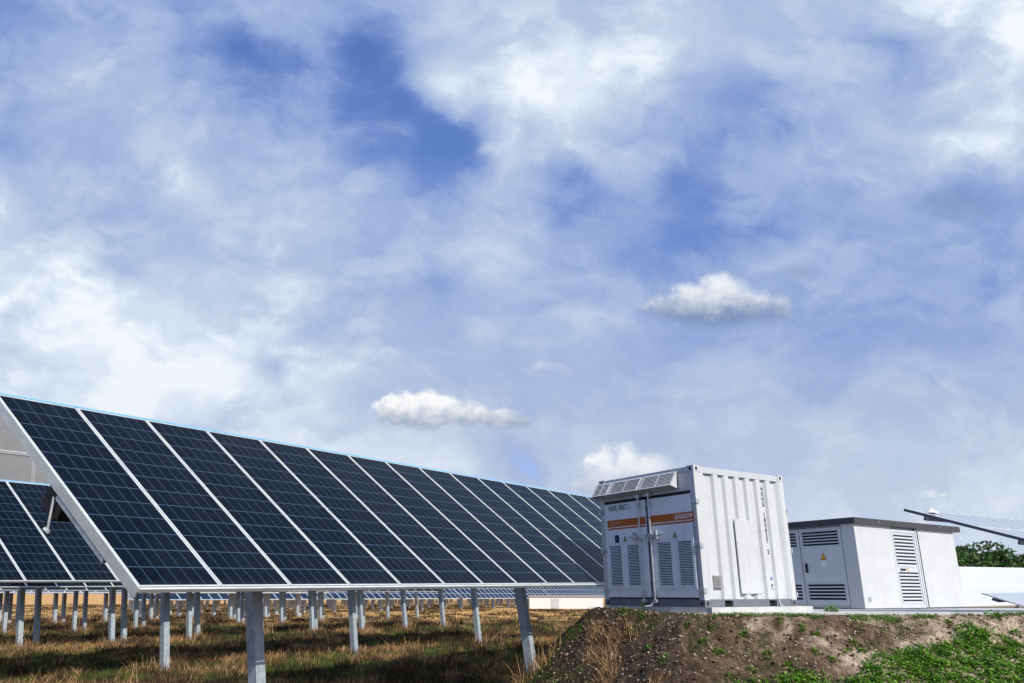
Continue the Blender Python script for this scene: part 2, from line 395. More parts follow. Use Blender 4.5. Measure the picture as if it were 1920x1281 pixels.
class MB:
    def __init__(s): s.v = []; s.f = []; s.uv = []; s.mi = []; s.m = 0

    def quad(s, pts, uv=None):
        k = len(s.v); s.v += [tuple(map(float, p)) for p in pts]; s.f.append(tuple(range(k, k + len(pts))))
        s.uv += list(uv) if uv else [(0, 0)] * len(pts); s.mi.append(s.m); return s

    def pbox(s, o, a, b, c):
        """parallelepiped from corner o along a, b, c (outward faces for right-handed a,b,c)"""
        o, a, b, c = map(lambda q: np.array(q, float), (o, a, b, c))
        if np.dot(np.cross(a, b), c) < 0: a, b = b, a
        P = [o, o + a, o + a + b, o + b, o + c, o + a + c, o + a + b + c, o + b + c]
        for q in ((3, 2, 1, 0), (4, 5, 6, 7), (0, 1, 5, 4), (1, 2, 6, 5), (2, 3, 7, 6), (3, 0, 4, 7)):
            s.quad([P[i] for i in q])
        return s

    def box(s, lo, hi):
        lo = A3(*lo); hi = A3(*hi); d = hi - lo
        return s.pbox(lo, (d[0], 0, 0), (0, d[1], 0), (0, 0, d[2]))

    def tube(s, p, q, r, n=8, r2=None, cap=True):
        p = np.array(p, float); q = np.array(q, float); r2 = r if r2 is None else r2
        d = q - p; d /= np.linalg.norm(d)
        a = np.cross(d, (0, 0, 1.0) if abs(d[2]) < 0.9 else (1.0, 0, 0)); a /= np.linalg.norm(a); b = np.cross(d, a)
        ring = lambda c, rr: [c + rr * (math.cos(2 * math.pi * i / n) * a + math.sin(2 * math.pi * i / n) * b) for i in range(n)]
        A, B = ring(p, r), ring(q, r2)
        for i in range(n):
            j = (i + 1) % n
            s.quad([A[i], A[j], B[j], B[i]])
        if cap: s.quad(A[::-1]); s.quad(B)
        return s

    def prism(s, pts, ext):
        """closed polygon pts extruded by ext"""
        pts = [np.array(p, float) for p in pts]; ext = np.array(ext, float)
        nrm = np.cross(pts[1] - pts[0], pts[2] - pts[0])
        if np.dot(nrm, ext) > 0: pts = pts[::-1]
        top = [p + ext for p in pts]
        s.quad(pts); s.quad(top[::-1])
        n = len(pts)
        for i in range(n):
            j = (i + 1) % n
            s.quad([pts[j], pts[i], top[i], top[j]])
        return s

    def mesh(s, name, mats):
        me = bpy.data.meshes.new(name)
        me.from_pydata(s.v, [], s.f)
        if not isinstance(mats, (list, tuple)): mats = [mats]
        for m in mats: me.materials.append(m)
        if len(mats) > 1: me.polygons.foreach_set('material_index', s.mi)
        ul = me.uv_layers.new(name='UVMap')
        ul.data.foreach_set('uv', np.array(s.uv, float).ravel())
        me.update(); return me

    def build(s, name, mats, parent=None, loc=(0, 0, 0)):
        return link(name, s.mesh(name, mats), parent, loc)


def link(name, data, parent=None, loc=(0, 0, 0)):
    o = bpy.data.objects.new(name, data); COL.objects.link(o)
    o.parent = parent; o.location = loc
    return o


def tag(o, label=None, cat=None, group=None, kind=None):
    if label: o['label'] = label
    if cat: o['category'] = cat
    if group: o['group'] = group
    if kind: o['kind'] = kind
    return o


def empty(name, loc, rz=0.0, **k):
    o = bpy.data.objects.new(name, None); COL.objects.link(o)
    o.location = loc; o.rotation_euler = (0, 0, rz); o.empty_display_size = 0.3
    return tag(o, **k)


def bevel(o, wd=0.004, seg=1):
    m = o.modifiers.new('bevel', 'BEVEL'); m.width = wd; m.segments = seg; m.limit_method = 'ANGLE'
    return o


def text_mesh(txt, size, mat_, name, parent, mtx, bold=0.0, sx=1.0, depth=0.0015, align='LEFT', spacing=1.0, shear=0.0):
    cu = bpy.data.curves.new(name, 'FONT'); cu.body = txt; cu.size = size; cu.align_x = align; cu.offset = bold
    cu.extrude = depth; cu.space_character = spacing; cu.shear = shear; cu.resolution_u = 3
    tmp = bpy.data.objects.new('tmp', cu); COL.objects.link(tmp)
    dg = bpy.context.evaluated_depsgraph_get()
    me = bpy.data.meshes.new_from_object(tmp.evaluated_get(dg))
    bpy.data.objects.remove(tmp); bpy.data.curves.remove(cu)
    me.transform(Matrix.Diagonal((sx, 1, 1, 1))); me.transform(mtx)
    me.materials.clear(); me.materials.append(mat_); me.name = name
    return link(name, me, parent)


# ------------------------------------------------------------------ terrain
def vnoise(x, y, seed=0):
    xi = np.floor(x).astype(np.int64); yi = np.floor(y).astype(np.int64)
    fx = x - xi; fy = y - yi
    fx = fx * fx * (3 - 2 * fx); fy = fy * fy * (3 - 2 * fy)

    def h(a, b):
        n = (a * 374761393 + b * 668265263 + seed * 1442695041) & 0xffffffff
        n = ((n ^ (n >> 13)) * 1274126177) & 0xffffffff
        return ((n ^ (n >> 16)) & 0xffff) / 65535.0
    return (h(xi, yi) * (1 - fx) + h(xi + 1, yi) * fx) * (1 - fy) + (h(xi, yi + 1) * (1 - fx) + h(xi + 1, yi + 1) * fx) * fy


def fbm(x, y, oct=4, seed=0, g=0.5):
    a = 1.0; s = 0; tot = 0
    for i in range(oct):
        s = s + a * vnoise(x * 2 ** i, y * 2 ** i, seed + i * 17); tot += a; a *= g
    return s / tot - 0.5


FIELD = -1.9
POLY = np.array([(3.05, 17.4), (2.9, 15.6), (4.0, 13.1), (6.2, 12.55), (9.4, 12.5), (30, 12.5), (120, 30), (200, 130), (30, 130), (6.2, 23)])


def plateau_sd(x, y):
    """distance outside the plateau outline (negative inside)"""
    n = len(POLY); d = np.full(np.shape(x), 1e9); inside = np.zeros(np.shape(x), bool)
    for i in range(n):
        a = POLY[i]; b = POLY[(i + 1) % n]; e = b - a
        wx = x - a[0]; wy = y - a[1]
        t = np.clip((wx * e[0] + wy * e[1]) / (e @ e), 0, 1)
        d = np.minimum(d, np.hypot(wx - t * e[0], wy - t * e[1]))
        c = ((a[1] > y) != (b[1] > y)) & (x < (b[0] - a[0]) * (y - a[1]) / (b[1] - a[1] + 1e-12) + a[0])
        inside ^= c
    return np.where(inside, -d, d)


def bank_mask(x, y):
    sdv = plateau_sd(x, y)
    wl = np.where(x < 4.2, 1.9, 2.7)
    return np.clip((wl + 0.5 - sdv) / 0.6, 0, 1)


def ground_z(x, y, fine=True):
    x = np.asarray(x, float); y = np.asarray(y, float)
    sdv = plateau_sd(x, y)
    top = -0.335 - 0.013 * np.clip(y - 13, 0, 60)
    top = top + 0.10 * np.exp(-((x - 3.0) ** 2 / 0.9 + (y - 15.2) ** 2 / 2.2)) * (sdv > -0.45)
    wl = np.interp(x, [3.0, 5.5], [1.9, 2.75])
    sdw = sdv + 0.12 * fbm(x * 1.3, y * 1.3, 3, 5)
    t = np.clip(sdw / wl, 0, 1)
    prof = np.where(t < 0.06, t * 0.5, 0.03 + (t - 0.06) * 1.0)
    prof = np.clip(prof / 0.97, 0, 1)
    field = FIELD + 0.10 * fbm(x * 0.35, y * 0.35, 3, 2) + 0.05 * fbm(x * 1.6, y * 1.6, 2, 9)
    field = field + 0.55 * np.clip(fbm(x * 0.25 + 3, y * 0.85, 3, 41) - 0.04, 0, .3) * np.clip((y - 17) / 4, 0, 1) - 0.16 * np.clip((19 - y) / 3, 0, 1)
    z = top * (1 - prof) + field * prof
    if fine:
        onb = np.clip((sdv + 0.05) / 0.25, 0, 1) * np.clip((wl + 0.3 - sdv) / 0.3, 0, 1)
        # clods and runnels running down and to the right
        ru = x * 0.80 - y * 0.6; rv = x * 0.6 + y * 0.8
        z = z + onb * (0.20 * fbm(ru * 0.9, rv * 3.4, 3, 21) + 0.13 * fbm(x * 5, y * 5, 3, 23, 0.6) + 0.07 * np.abs(fbm(x * 15, y * 15, 2, 24)))
    return z


xs = np.unique(np.concatenate([np.linspace(-1500, -60, 22), np.linspace(-60, -14, 60), np.linspace(-14, 1.2, 110), np.arange(1.2, 11.2, 0.035), np.linspace(11.2, 40, 60), np.linspace(40, 1500, 24)]))
ys = np.unique(np.concatenate([np.linspace(-1500, -20, 16), np.linspace(-20, 9.3, 30), np.arange(9.3, 13.4, 0.035), np.linspace(13.4, 34, 150), np.linspace(34, 80, 90), np.linspace(80, 3000, 50)]))
gx, gy = np.meshgrid(xs, ys)
gz = ground_z(gx, gy)
nx_, ny_ = len(xs), len(ys)
me = bpy.data.meshes.new('ground')
co = np.stack([gx, gy, gz], -1).reshape(-1, 3)
ii = np.arange(nx_ * ny_).reshape(ny_, nx_)
q = np.stack([ii[:-1, :-1], ii[:-1, 1:], ii[1:, 1:], ii[1:, :-1]], -1).reshape(-1, 4)
me.vertices.add(len(co)); me.vertices.foreach_set('co', co.ravel())
me.loops.add(q.size); me.loops.foreach_set('vertex_index', q.ravel().astype(np.int32))
me.polygons.add(len(q)); me.polygons.foreach_set('loop_start', np.arange(0, q.size, 4, dtype=np.int32))
me.update()
at = me.attributes.new('bank', 'FLOAT', 'POINT'); at.data.foreach_set('value', bank_mask(gx, gy).ravel().astype(np.float32))
me.polygons.foreach_set('use_smooth', np.ones(len(q), bool))
gm, gt, gb = new_mat('field_and_bank_soil')
tcn = gt.nodes.new('ShaderNodeTexCoord'); P = tcn.outputs['Object']
sx_ = gt.nodes.new('ShaderNodeSeparateXYZ'); gt.links.new(P, sx_.inputs[0])
X_, Y_ = V(sx_.outputs[0]), V(sx_.outputs[1])
n1 = noise(P, 0.35, 6, 0.6); n2 = noise(P, 3.0, 6, 0.65); n3 = noise(P, 22.0, 5, 0.7)
f1, f2, f3 = (V(n.outputs['Fac']) for n in (n1, n2, n3))
straw = mixc(ss(f3, 0.35, 0.65), lin(88, 58, 34), lin(186, 138, 86))
green = mixc(ss(f3, 0.35, 0.65), lin(16, 18, 9), lin(52, 56, 24))
soilf = mixc(ss(f2, 0.4, 0.6), lin(24, 17, 12), lin(70, 47, 30))
field = mixc(ss(f2 + 0.3 * f3, 0.60, 0.72), green, soilf)
field = mixc(ss(f1 * 0.6 + f2 * 0.5, 0.57, 0.64), field, straw)
# stubble beyond the arrays
golden = mixc(ss(f2, 0.3, 0.7), lin(176, 128, 74), lin(222, 178, 118))
field = mixc(ss(Y_ + 12 * f1, 52, 74), field, golden)
n4 = noise(P, 7.0, 7, 0.7); n5 = noise(P, 1.1, 4, 0.5); n6 = noise(P, 55.0, 4, 0.7)
f4, f5, f6 = (V(n.outputs['Fac']) for n in (n4, n5, n6))
brown = mixc(ss(f4, 0.32, 0.68), (0.040, 0.025, 0.016), (0.19, 0.125, 0.080))
sand = mixc(ss(f4, 0.32, 0.68), (0.30, 0.21, 0.14), (0.62, 0.50, 0.38))
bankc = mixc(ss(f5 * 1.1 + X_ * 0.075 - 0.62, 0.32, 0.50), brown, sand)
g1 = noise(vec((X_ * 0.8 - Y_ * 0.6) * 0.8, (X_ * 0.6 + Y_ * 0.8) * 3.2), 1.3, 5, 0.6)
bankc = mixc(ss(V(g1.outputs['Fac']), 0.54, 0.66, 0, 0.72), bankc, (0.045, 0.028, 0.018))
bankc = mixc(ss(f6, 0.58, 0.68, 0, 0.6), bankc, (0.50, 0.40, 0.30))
bankc = mixc(ss(X_ + 1.2 * f1, 5.2, 3.4, 0, 0.75), bankc, mixc(ss(f4, 0.35, 0.65), (0.018, 0.014, 0.010), (0.070, 0.050, 0.034)))  # dark fade towards the left end painted into the soil colour
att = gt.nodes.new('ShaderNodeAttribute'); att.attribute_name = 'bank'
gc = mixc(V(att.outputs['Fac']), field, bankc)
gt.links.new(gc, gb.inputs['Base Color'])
gb.inputs['Roughness'].default_value = 0.95
gb.inputs['Specular IOR Level'].default_value = 0.15
bp = gt.nodes.new('ShaderNodeBump'); bp.inputs['Strength'].default_value = 0.9; bp.inputs['Distance'].default_value = 0.04
gt.links.new((f3 * 0.6 + f6 * 0.5).s, bp.inputs['Height']); gt.links.new(bp.outputs[0], gb.inputs['Normal'])
me.materials.append(gm)
tag(link('ground', me), kind='structure')


# scattered blades as raw arrays
def tri_mesh(name, verts, m, label, cat='grass', smooth=False):
    """verts (n,3,3) triangles"""
    n = len(verts)
    me = bpy.data.meshes.new(name)
    me.vertices.add(n * 3); me.vertices.foreach_set('co', verts.reshape(-1).astype(np.float32))
    me.loops.add(n * 3); me.loops.foreach_set('vertex_index', np.arange(n * 3, dtype=np.int32))
    me.polygons.add(n); me.polygons.foreach_set('loop_start', np.arange(0, n * 3, 3, dtype=np.int32))
    me.update(); me.materials.append(m)
    return tag(link(name, me), label, cat, kind='stuff')


def blades(cx, cy, per, h0, h1, w0, spread, lean, z=None):
    n = len(cx) * per
    X = np.repeat(cx, per) + rng.normal(0, spread, n); Y = np.repeat(cy, per) + rng.normal(0, spread, n)
    Z = ground_z(X, Y) - 0.01
    H = rng.uniform(h0, h1, n) * np.repeat(rng.uniform(0.6, 1.25, len(cx)), per)
    a = rng.uniform(0, 2 * np.pi, n); ww = w0 * rng.uniform(0.6, 1.4, n)
    la = rng.uniform(0, 2 * np.pi, n); ll = np.abs(rng.normal(0, lean, n)) * H
    V3 = np.empty((n, 3, 3))
    V3[:, 0] = np.stack([X - np.cos(a) * ww, Y - np.sin(a) * ww, Z], -1)
    V3[:, 1] = np.stack([X + np.cos(a) * ww, Y + np.sin(a) * ww, Z], -1)
    V3[:, 2] = np.stack([X + np.cos(la) * ll, Y + np.sin(la) * ll, Z + H], -1)
    return V3


def field_pts(n, y0, y1, dens_pow=1.0):
    """random points in the visible wedge of the field, kept off the bank"""
    yy = (rng.uniform(y0 ** dens_pow, y1 ** dens_pow, n)) ** (1 / dens_pow)
    xx = yy * rng.uniform(-0.72, 0.24, n)
    k = bank_mask(xx, yy) < 0.3
    return xx[k], yy[k]


def patch(x, y, s, seed): return fbm(x * s, y * s, 3, seed)


gl, st, dw = [], [], []
for (n, y0, y1, sc, per) in ((16000, 13.5, 26, 1.0, 8), (18000, 26, 48, 1.5, 5), (12000, 48, 130, 2.6, 4)):
    x, y = field_pts(n, y0, y1, 1.3)
    s1 = patch(x * 0.6, y * 1.6, 0.35, 31) + 0.4 * patch(x, y, 1.2, 37)
    g = s1 < 0.23
    gl.append(blades(x[g], y[g], per + 2, 0.05, 0.15, 0.006 * sc, 0.05 * sc, 0.5))
    x, y = field_pts(n, y0, y1, 1.3)
    s1 = patch(x * 0.6, y * 1.6, 0.35, 31) + 0.4 * patch(x, y, 1.2, 37)
    g = s1 > 0.19
    st.append(blades(x[g], y[g], max(3, per - 3), 0.04, 0.16, 0.006 * sc, 0.07 * sc, 1.0))
for (n, y0, y1, sc) in ((420, 14, 26, 1.0), (600, 26, 48, 1.5), (900, 48, 130, 2.4)):
    x, y = field_pts(n, y0, y1, 1.2)
    st.append(blades(x[::2], y[::2], 26, 0.10, 0.42, 0.007 * sc, 0.12 * sc, 0.8))
    x, y = field_pts(n, y0, y1, 1.2)
    dw.append(blades(x, y, 60, 0.04, 0.34, 0.014 * sc, 0.16 * sc, 0.6))
# straw heaped round the feet of the posts is added after the tables (FEET)
FEET = []

# ------------------------------------------------------------------ solar tables
AZ, EL, TILT, LEN, SKEW = 0.672, 0.013, 0.739, 3.534, -0.203


def axes(az, el, tilt, skew):
    r = A3(math.sin(az) * math.cos(el), math.cos(az) * math.cos(el), math.sin(el))
    hs = np.cross((0, 0, 1.0), r); hs /= np.linalg.norm(hs)
    upv = np.cross(r, hs)
    s = math.cos(tilt) * hs + math.sin(tilt) * upv + skew * r
    s /= np.linalg.norm(s)
    n = np.cross(r, s); n /= np.linalg.norm(n)
    if n[2] < 0: n = -n
    return r, hs, s, n


_mod = {}


def module_meshes(key, r, s, n, L, wdt=1.0, gm_=None, fm_=None, back=None):
    if key in _mod: return _mod[key]
    g = MB(); e = 0.023; gap = 0.006
    o = r * (gap + e) + s * e
    a = r * (wdt - 2 * gap - 2 * e); b = s * (L - 2 * e)
    top = n * 0.0
    g.m = 0; g.quad([o + top, o + a + top, o + a + b + top, o + b + top], [(0, 0), (1, 0), (1, 1), (0, 1)])
    g.m = 1; g.quad([o - n * .006, o + b - n * .006, o + a + b - n * .006, o + a - n * .006])
    gme = g.mesh('solar_module', [gm_ or M['glass'], back or M['back_and_washed_face']])
    f = MB(); t = n * 0.045; base = -n * 0.040
    w_ = wdt - 2 * gap
    f.pbox(r * gap + base, r * e, s * L, t)
    f.pbox(r * (gap + w_ - e) + base, r * e, s * L, t)
    f.pbox(r * (gap + e) + base, r * (w_ - 2 * e), s * e, t)
    f.pbox(r * (gap + e) + s * (L - e) + base, r * (w_ - 2 * e), s * e, t)
    fme = f.mesh('module_frame', fm_ or M['alu'])
    _mod[key] = (gme, fme); return _mod[key]


def hpost(top, foot, r, hs, b=0.26, tf=0.022, style=0):
    """steel H-pile from foot to top; web across the row"""
    m = MB(); ax = top - foot
    # flanges face along hs, web between
    b = b * 0.9; dp = b * 0.85
    for k in (-1, 1):
        m.pbox(foot + hs * (k * (b / 2 - tf / 2) - tf / 2) - r * (dp / 2 - 0.010), r * (dp - 0.010), hs * tf, ax)
        m.pbox(foot + hs * (k * (b / 2 - tf - .02) - .02) + r * (dp / 2 - 0.010), r * 0.010, hs * .04, ax)
    m.pbox(foot - hs * b / 2 - r * dp / 2, r * 0.010, hs * b, ax)
    return m


def make_table(name, P0, i0, i1, ptopts, label, L=LEN, wdt=1.0, key='a', ax=None, group='rows of dark solar panels standing in the field',
               ground=FIELD, bw=0.21, lean=0.0, hsoff=1.30, edge=True, mats_=None, single_face=False, cat='solar table', ground_fn=True, legs='post', rear=False):
    r, hs, s, n = ax or axes(AZ, EL, TILT, SKEW)
    P0 = np.array(P0, float)
    base = P0 + r * i0 * wdt + hs * hsoff
    base[2] = float(ground_z(base[0], base[1], False)) if ground_fn else ground
    root = empty(name, tuple(base), label=label, cat=cat, group=group)
    o0 = P0 - base
    gme, fme = module_meshes(key, r, s, n, L, wdt, *(mats_ or ()))
    if single_face:
        f = MB(); nn = i1 - i0
        a = o0 + r * i0 * wdt
        f.quad([a, a + r * nn * wdt, a + r * nn * wdt + s * L, a + s * L], [(0, 0), (nn / 20, 0), (nn / 20, 1), (0, 1)])
        f.build('panel_face', M['glass_far'], root)
        f = MB(); f.pbox(a - s * 0.05 - n * 0.07, r * nn * wdt, s * 0.05, n * 0.075); f.pbox(a + s * L - n * 0.07, r * nn * wdt, s * 0.05, n * 0.075)
        for k in range(nn + 1): f.pbox(a + r * (k * wdt - 0.03) - n * 0.03, r * 0.06, s * L, n * 0.036)
        f.build('module_frame', M['alu'], root)
    else:
        for i in range(i0, i1):
            p = link('solar_module', gme, root, tuple(o0 + r * i * wdt))
            link('module_frame', fme, p)
    x0, x1 = i0 * wdt, i1 * wdt
    rails = [0.20, 0.52, 0.82]
    if edge:
        m = MB(); m.pbox(o0 + r * x0 + s * (L + 0.002) - n * 0.055, r * (x1 - x0), s * 0.034, n * 0.066)
        m.build('top_edge_strip', M['blue_edge'], root)
    for k in rails:
        m = MB(); m.pbox(o0 + r * (x0 + 0.02) + s * L * k - n * 0.122, r * (x1 - x0 - 0.04), s * 0.06, n * 0.08)
        m.build('purlin', M['galv'], root)
    for t, hso in [(q, hsoff) for q in ptopts] + ([(q + 1.1, hsoff + .85) for q in ptopts] if rear else []):
        if not (x0 <= t <= x1): continue
        ctr = o0 + r * t
        m = MB(); m.pbox(ctr - r * 0.04 + s * 0.35 - n * 0.225, r * 0.08, s * (L - 0.7), n * 0.10)
        m.build('rafter', M['galv'], root)
        # where the post meets the rafter
        kk = hso / (s @ hs)
        tp = ctr + s * kk - n * 0.23
        w0 = tp + base
        ft = w0.copy(); h = w0[2] - FIELD
        ft = ft + A3(lean * h, 0.12 * lean * h, 0)
        ft[2] = float(ground_z(ft[0], ft[1], False)) - 0.25
        if legs == 'post':
            po = hpost(tp, ft - base, r, hs, bw).build('post', M['galv'], root)
            m = MB(); q0 = tp + (ft - w0) * 0.10
            m.pbox(q0 - r * (bw / 2 + .03) - hs * (bw / 2 + .022) , r * (bw + .06), hs * 0.016, A3(0, 0, 0.30))
            for dx_ in (-.3, .3):
                for dz_ in (.06, .24):
                    c = q0 + r * bw * dx_ - hs * (bw / 2 + .030) + A3(0, 0, dz_)
                    m.tube(c, c + hs * 0.012, 0.016, 6)
            m.build('bracket', M['galv'], po)
        FEET.append((ft[0], ft[1]))
    return root, r, hs, s, n, o0


R1 = A3(-3.241, 7.966, 0.065)
T1, r_, hs_, s_, n_, o1 = make_table('solar_table', R1, 0, 20, [2.75, 9.35, 16.0], 'nearest solar table, tall dark blue row with light blue top edge running to the container', bw=0.20, lean=0.13)
# end profile, junction box, stay and short rail hanging under the near end of the front table
m = MB(); m.pbox(o1 - r_ * 0.012 - s_ * 0.03 - n_ * 0.13, r_ * 0.012, s_ * (LEN + 0.05), n_ * 0.138)
m.build('end_profile', M['alu'], T1)
m = MB(); m.pbox(o1 - s_ * 0.045 - n_ * 0.04, r_ * 20, s_ * 0.030, n_ * 0.046)
m.build('bottom_lip', M['alu'], T1)
bc = o1 + s_ * (LEN * 0.50) - n_ * 0.20 + r_ * 0.05
m = MB(); m.pbox(bc - s_ * 0.17 - n_ * 0.22, r_ * 0.30, s_ * 0.36, n_ * 0.24)
m.pbox(bc - s_ * 0.12 - n_ * 0.27, r_ * 0.22, s_ * 0.26, n_ * 0.05)
jb = bevel(m.build('junction_box', M['black'], T1), 0.012, 2)
m = MB(); a = bc - s_ * 0.0 - n_ * 0.02 - r_ * 0.03; b = a - n_ * 0.36 - s_ * 0.16
m.tube(a, b, 0.014, 8); m.tube(b - s_ * 0.02, b + s_ * 0.05 - n_ * 0.02, 0.026, 8)
m.build('stay_rod', M['alu'], jb)
m = MB(); a = o1 + s_ * (LEN * 0.17) - n_ * 0.20 - r_ * 0.005
m.pbox(a, r_ * 0.05, s_ * LEN * 0.31, n_ * 0.07)
m.build('short_rail', M['galv'], T1)

for a_, b_ in ((0.3, 2.6), (2.9, 5.9), (5.9, 9.2), (9.5, 12.8)):
    m = MB(); pr = None
    for q in range(13):
        f_ = q / 12; p = o1 + r_ * (a_ + (b_ - a_) * f_) + s_ * 0.62 - n_ * 0.14 - A3(0, 0, 0.16 * 4 * f_ * (1 - f_) * (0.6 + 0.15 * (a_ % 2)))
        if pr is not None: m.tube(pr, p, 0.013, 6, cap=False)
        pr = p
    m.build('cable', M['black'], T1)
R2 = A3(-8.855, 16.02, 0.245)
make_table('solar_table', R2, -8, 22, [4.3, 10.9, 17.5], 'second solar table from the front, dark row partly hidden by the nearest one', lean=0.10)
R3 = A3(-14.32, 26.06, 0.207)
make_table('solar_table', R3, -8, 28, [-2.6 + 3.3 * q for q in range(9)], 'third solar table from the front, its lower edge just under the second table', lean=0.10, rear=True)
R4 = A3(-20.81, 35.74, 0.142)
ax4 = axes(AZ, 0.0, TILT, SKEW)
make_table('solar_table', R4, -9, 32, [-5.5 + 3.3 * q for q in range(12)], 'fourth solar table from the front, thin pale line of frames above the field', lean=0.08, ax=ax4, rear=True)
R5 = R4 + hs_ * 11 + A3(0, 0, -0.06)
make_table('solar_table', R5, -6, 30, [-4.8 + 3.3 * q for q in range(11)], 'fifth solar table from the front, thin line of frames near the horizon', lean=0.08, ax=ax4, single_face=True, edge=False, bw=0.26, rear=True)
# further rows, broken into tables of twenty modules
axf = axes(AZ, -0.002, TILT, SKEW)
GF = 'far solar tables under the front row, near the horizon'
for j in range(8):
    off = 50 + j * 9.5
    P = A3(-3.24, 7.97, 0) + hs_ * off
    P[2] = -0.42 - 0.035 * j
    hsf = axf[1]
    # first module that shows right of the gap in the middle of the field
    tst = (0.50 - 0.04 * j) * 0
    k0 = int(28 + j * 5.2)
    for b_ in range(5 + (j > 3)):
        i0 = k0 + b_ * 21
        make_table('solar_table', P, i0, i0 + 20, [i0 + 1.8 + 3.4 * q for q in range(6)], 'small far solar table of the block seen under the front row near the horizon',
                   ax=axf, single_face=True, edge=False, bw=0.34, group=GF, lean=0.0)

# straw around posts
fx_ = np.array([f[0] for f in FEET]); fy_ = np.array([f[1] for f in FEET])
k = (fy_ > 13) & (fy_ < 60)
for dxx, dyy in ((0.1, -0.25), (-0.25, 0.05), (0.2, 0.2)):
    st.append(blades(fx_[k] + dxx, fy_[k] + dyy, 60, 0.12, 0.50, 0.010, 0.16, 0.6))
# heaped straw swaths running roughly across the view
for (yc, seed) in ((17.2, 1), (19.6, 2), (22.5, 3), (26.5, 4), (31, 5), (37, 6), (45, 7)):
    n = 1100
    x = rng.uniform(-0.75 * yc, 0.22 * yc, n); y = yc + 0.8 * np.sin(x * 0.35 + seed) + rng.normal(0, 0.14 + yc * 0.006, n)
    kk = (bank_mask(x, y) < 0.3) & (fbm(x * 0.5, y * 0.2, 2, 60 + seed) > 0.02)
    st.append(blades(x[kk], y[kk], 18, 0.10, 0.32, 0.0065 * (1 + yc / 40), 0.09, 1.2))
tri_mesh('green_grass', np.concatenate(gl), M['grass'], 'green grass growing between the straw under the solar tables')
tri_mesh('dry_straw', np.concatenate(st), M['straw'], 'golden dry straw lying and standing between the posts', 'straw')
tri_mesh('dead_weeds', np.concatenate(dw), M['deadweed'], 'dark withered weed stalks standing in the field', 'weeds')

# tall table over the second row, washed-out glare on its faces painted pale grey
def washed_out_table():
    D = 21.5
    px = lambda x, y, d: A3((x - 850) / 1400 * (d * 0 + 1) * d, d, (1113 - y) / 1400 * d * 1.03)
    c = A3(-14.6, 22.5, 2.82)
    r = A3(0.93, 0.30, -0.06); r /= np.linalg.norm(r)
    s = A3(0.28, -0.52, 0.80); s -= r * (s @ r); s /= np.linalg.norm(s)
    n = np.cross(r, s)
    root = empty('raised_solar_table', (-13.4, 23.4, FIELD), label='raised solar table with washed-out faces painted pale grey behind the second row, left edge', cat='solar table')
    b0 = np.array(root.location)
    for i in range(-1, 2):
        for j in range(2):
            o = c + r * i * 1.75 + s * j * 1.6 - b0
            m = MB(); m.pbox(o + r * .04 + s * .04, r * 1.67, s * 1.52, n * 0.012); p = m.build('washed_out_module', M['back_and_washed_face'], root)
            m = MB()
            m.pbox(o + r * .005 - n * .03, r * .045, s * 1.59, n * .05); m.pbox(o + r * 1.70 - n * .03, r * .045, s * 1.59, n * .05)
            m.pbox(o + r * .05 - n * .03, r * 1.65, s * .045, n * .05); m.pbox(o + r * .05 + s * 1.545 - n * .03, r * 1.65, s * .045, n * .05)
            m.build('module_frame', M['washed_line'], p)
    for i in (-0.97, -0.35):
        tp = c + r * i * 1.75 + s * 1.0 - b0 + n * 0.05
        ft = tp.copy(); ft[2] = -0.3
        hpost(tp, ft, r, A3(-r[1], r[0], 0), 0.22).build('post', M['galv'], root)


washed_out_table()

# long low white shed at the end of the field
def shed():
    root = empty('white_shed', (8.6, 88, FIELD + .25), -0.08, label='small white shed far off under the front table, left of the container', cat='shed')
    m = MB(); m.box((0, 0, 0.0), (8.2, 4, 1.35)); m.build('wall', M['shed_white'], root)
    m = MB(); m.prism([(-.15, -.2, 1.352), (8.35, -.2, 1.352), (8.35, -.2, 1.42), (-.15, -.2, 1.42)], (0, 4.4, 0)); m.build('roof', M['rail_paint'], root)
    m = MB(); m.box((2.4, -.03, .05), (3.3, 0, 1.1)); m.build('door', M['rail_paint'], root)


shed()

# ------------------------------------------------------------------ concrete pads
def slab(name, pts, z0, z1, label):
    m = MB(); m.prism([(p[0], p[1], z0) for p in pts], (0, 0, z1 - z0))
    return tag(bevel(m.build(name, M['concrete']), 0.012), label, 'concrete pad')


CS = 0.95
C0 = A3(4.577, 14.168, -0.238) * CS; CAZ = 1.018
c1 = A3(math.sin(CAZ), math.cos(CAZ), 0); c2 = A3(-math.cos(CAZ), math.sin(CAZ), 0)
K0 = A3(11.661, 22.085, -0.437); KAZ = 0.996
k1 = A3(math.sin(KAZ), math.cos(KAZ), 0); k2 = A3(-math.cos(KAZ), math.sin(KAZ), 0)
pp = lambda O, a, b, x, y: O + a * x + b * y
slab('concrete_pad', [pp(C0, c1, c2, -.03, -.16), pp(C0, c1, c2, 2.80, -.16), pp(C0, c1, c2, 2.80, 2.50), pp(C0, c1, c2, -.03, 2.50)], -0.60, C0[2] - 0.004, 'raised pale concrete pad right under the white shipping container')
m = MB(); zz = lambda y: -0.312 - 0.013 * (y - 13)
pg = [(3.25, 17.2), (3.1, 15.8), (4.15, 13.45), (6.3, 12.86), (12.2, 12.86), (21.0, 27.5), (8, 27.5)]
m.prism([(x, y, zz(y)) for x, y in pg], (0, 0, -.25))
tag(m.build('concrete_apron', M['concrete']), 'wide pale concrete apron between the bank rim and the kiosk', 'concrete apron')

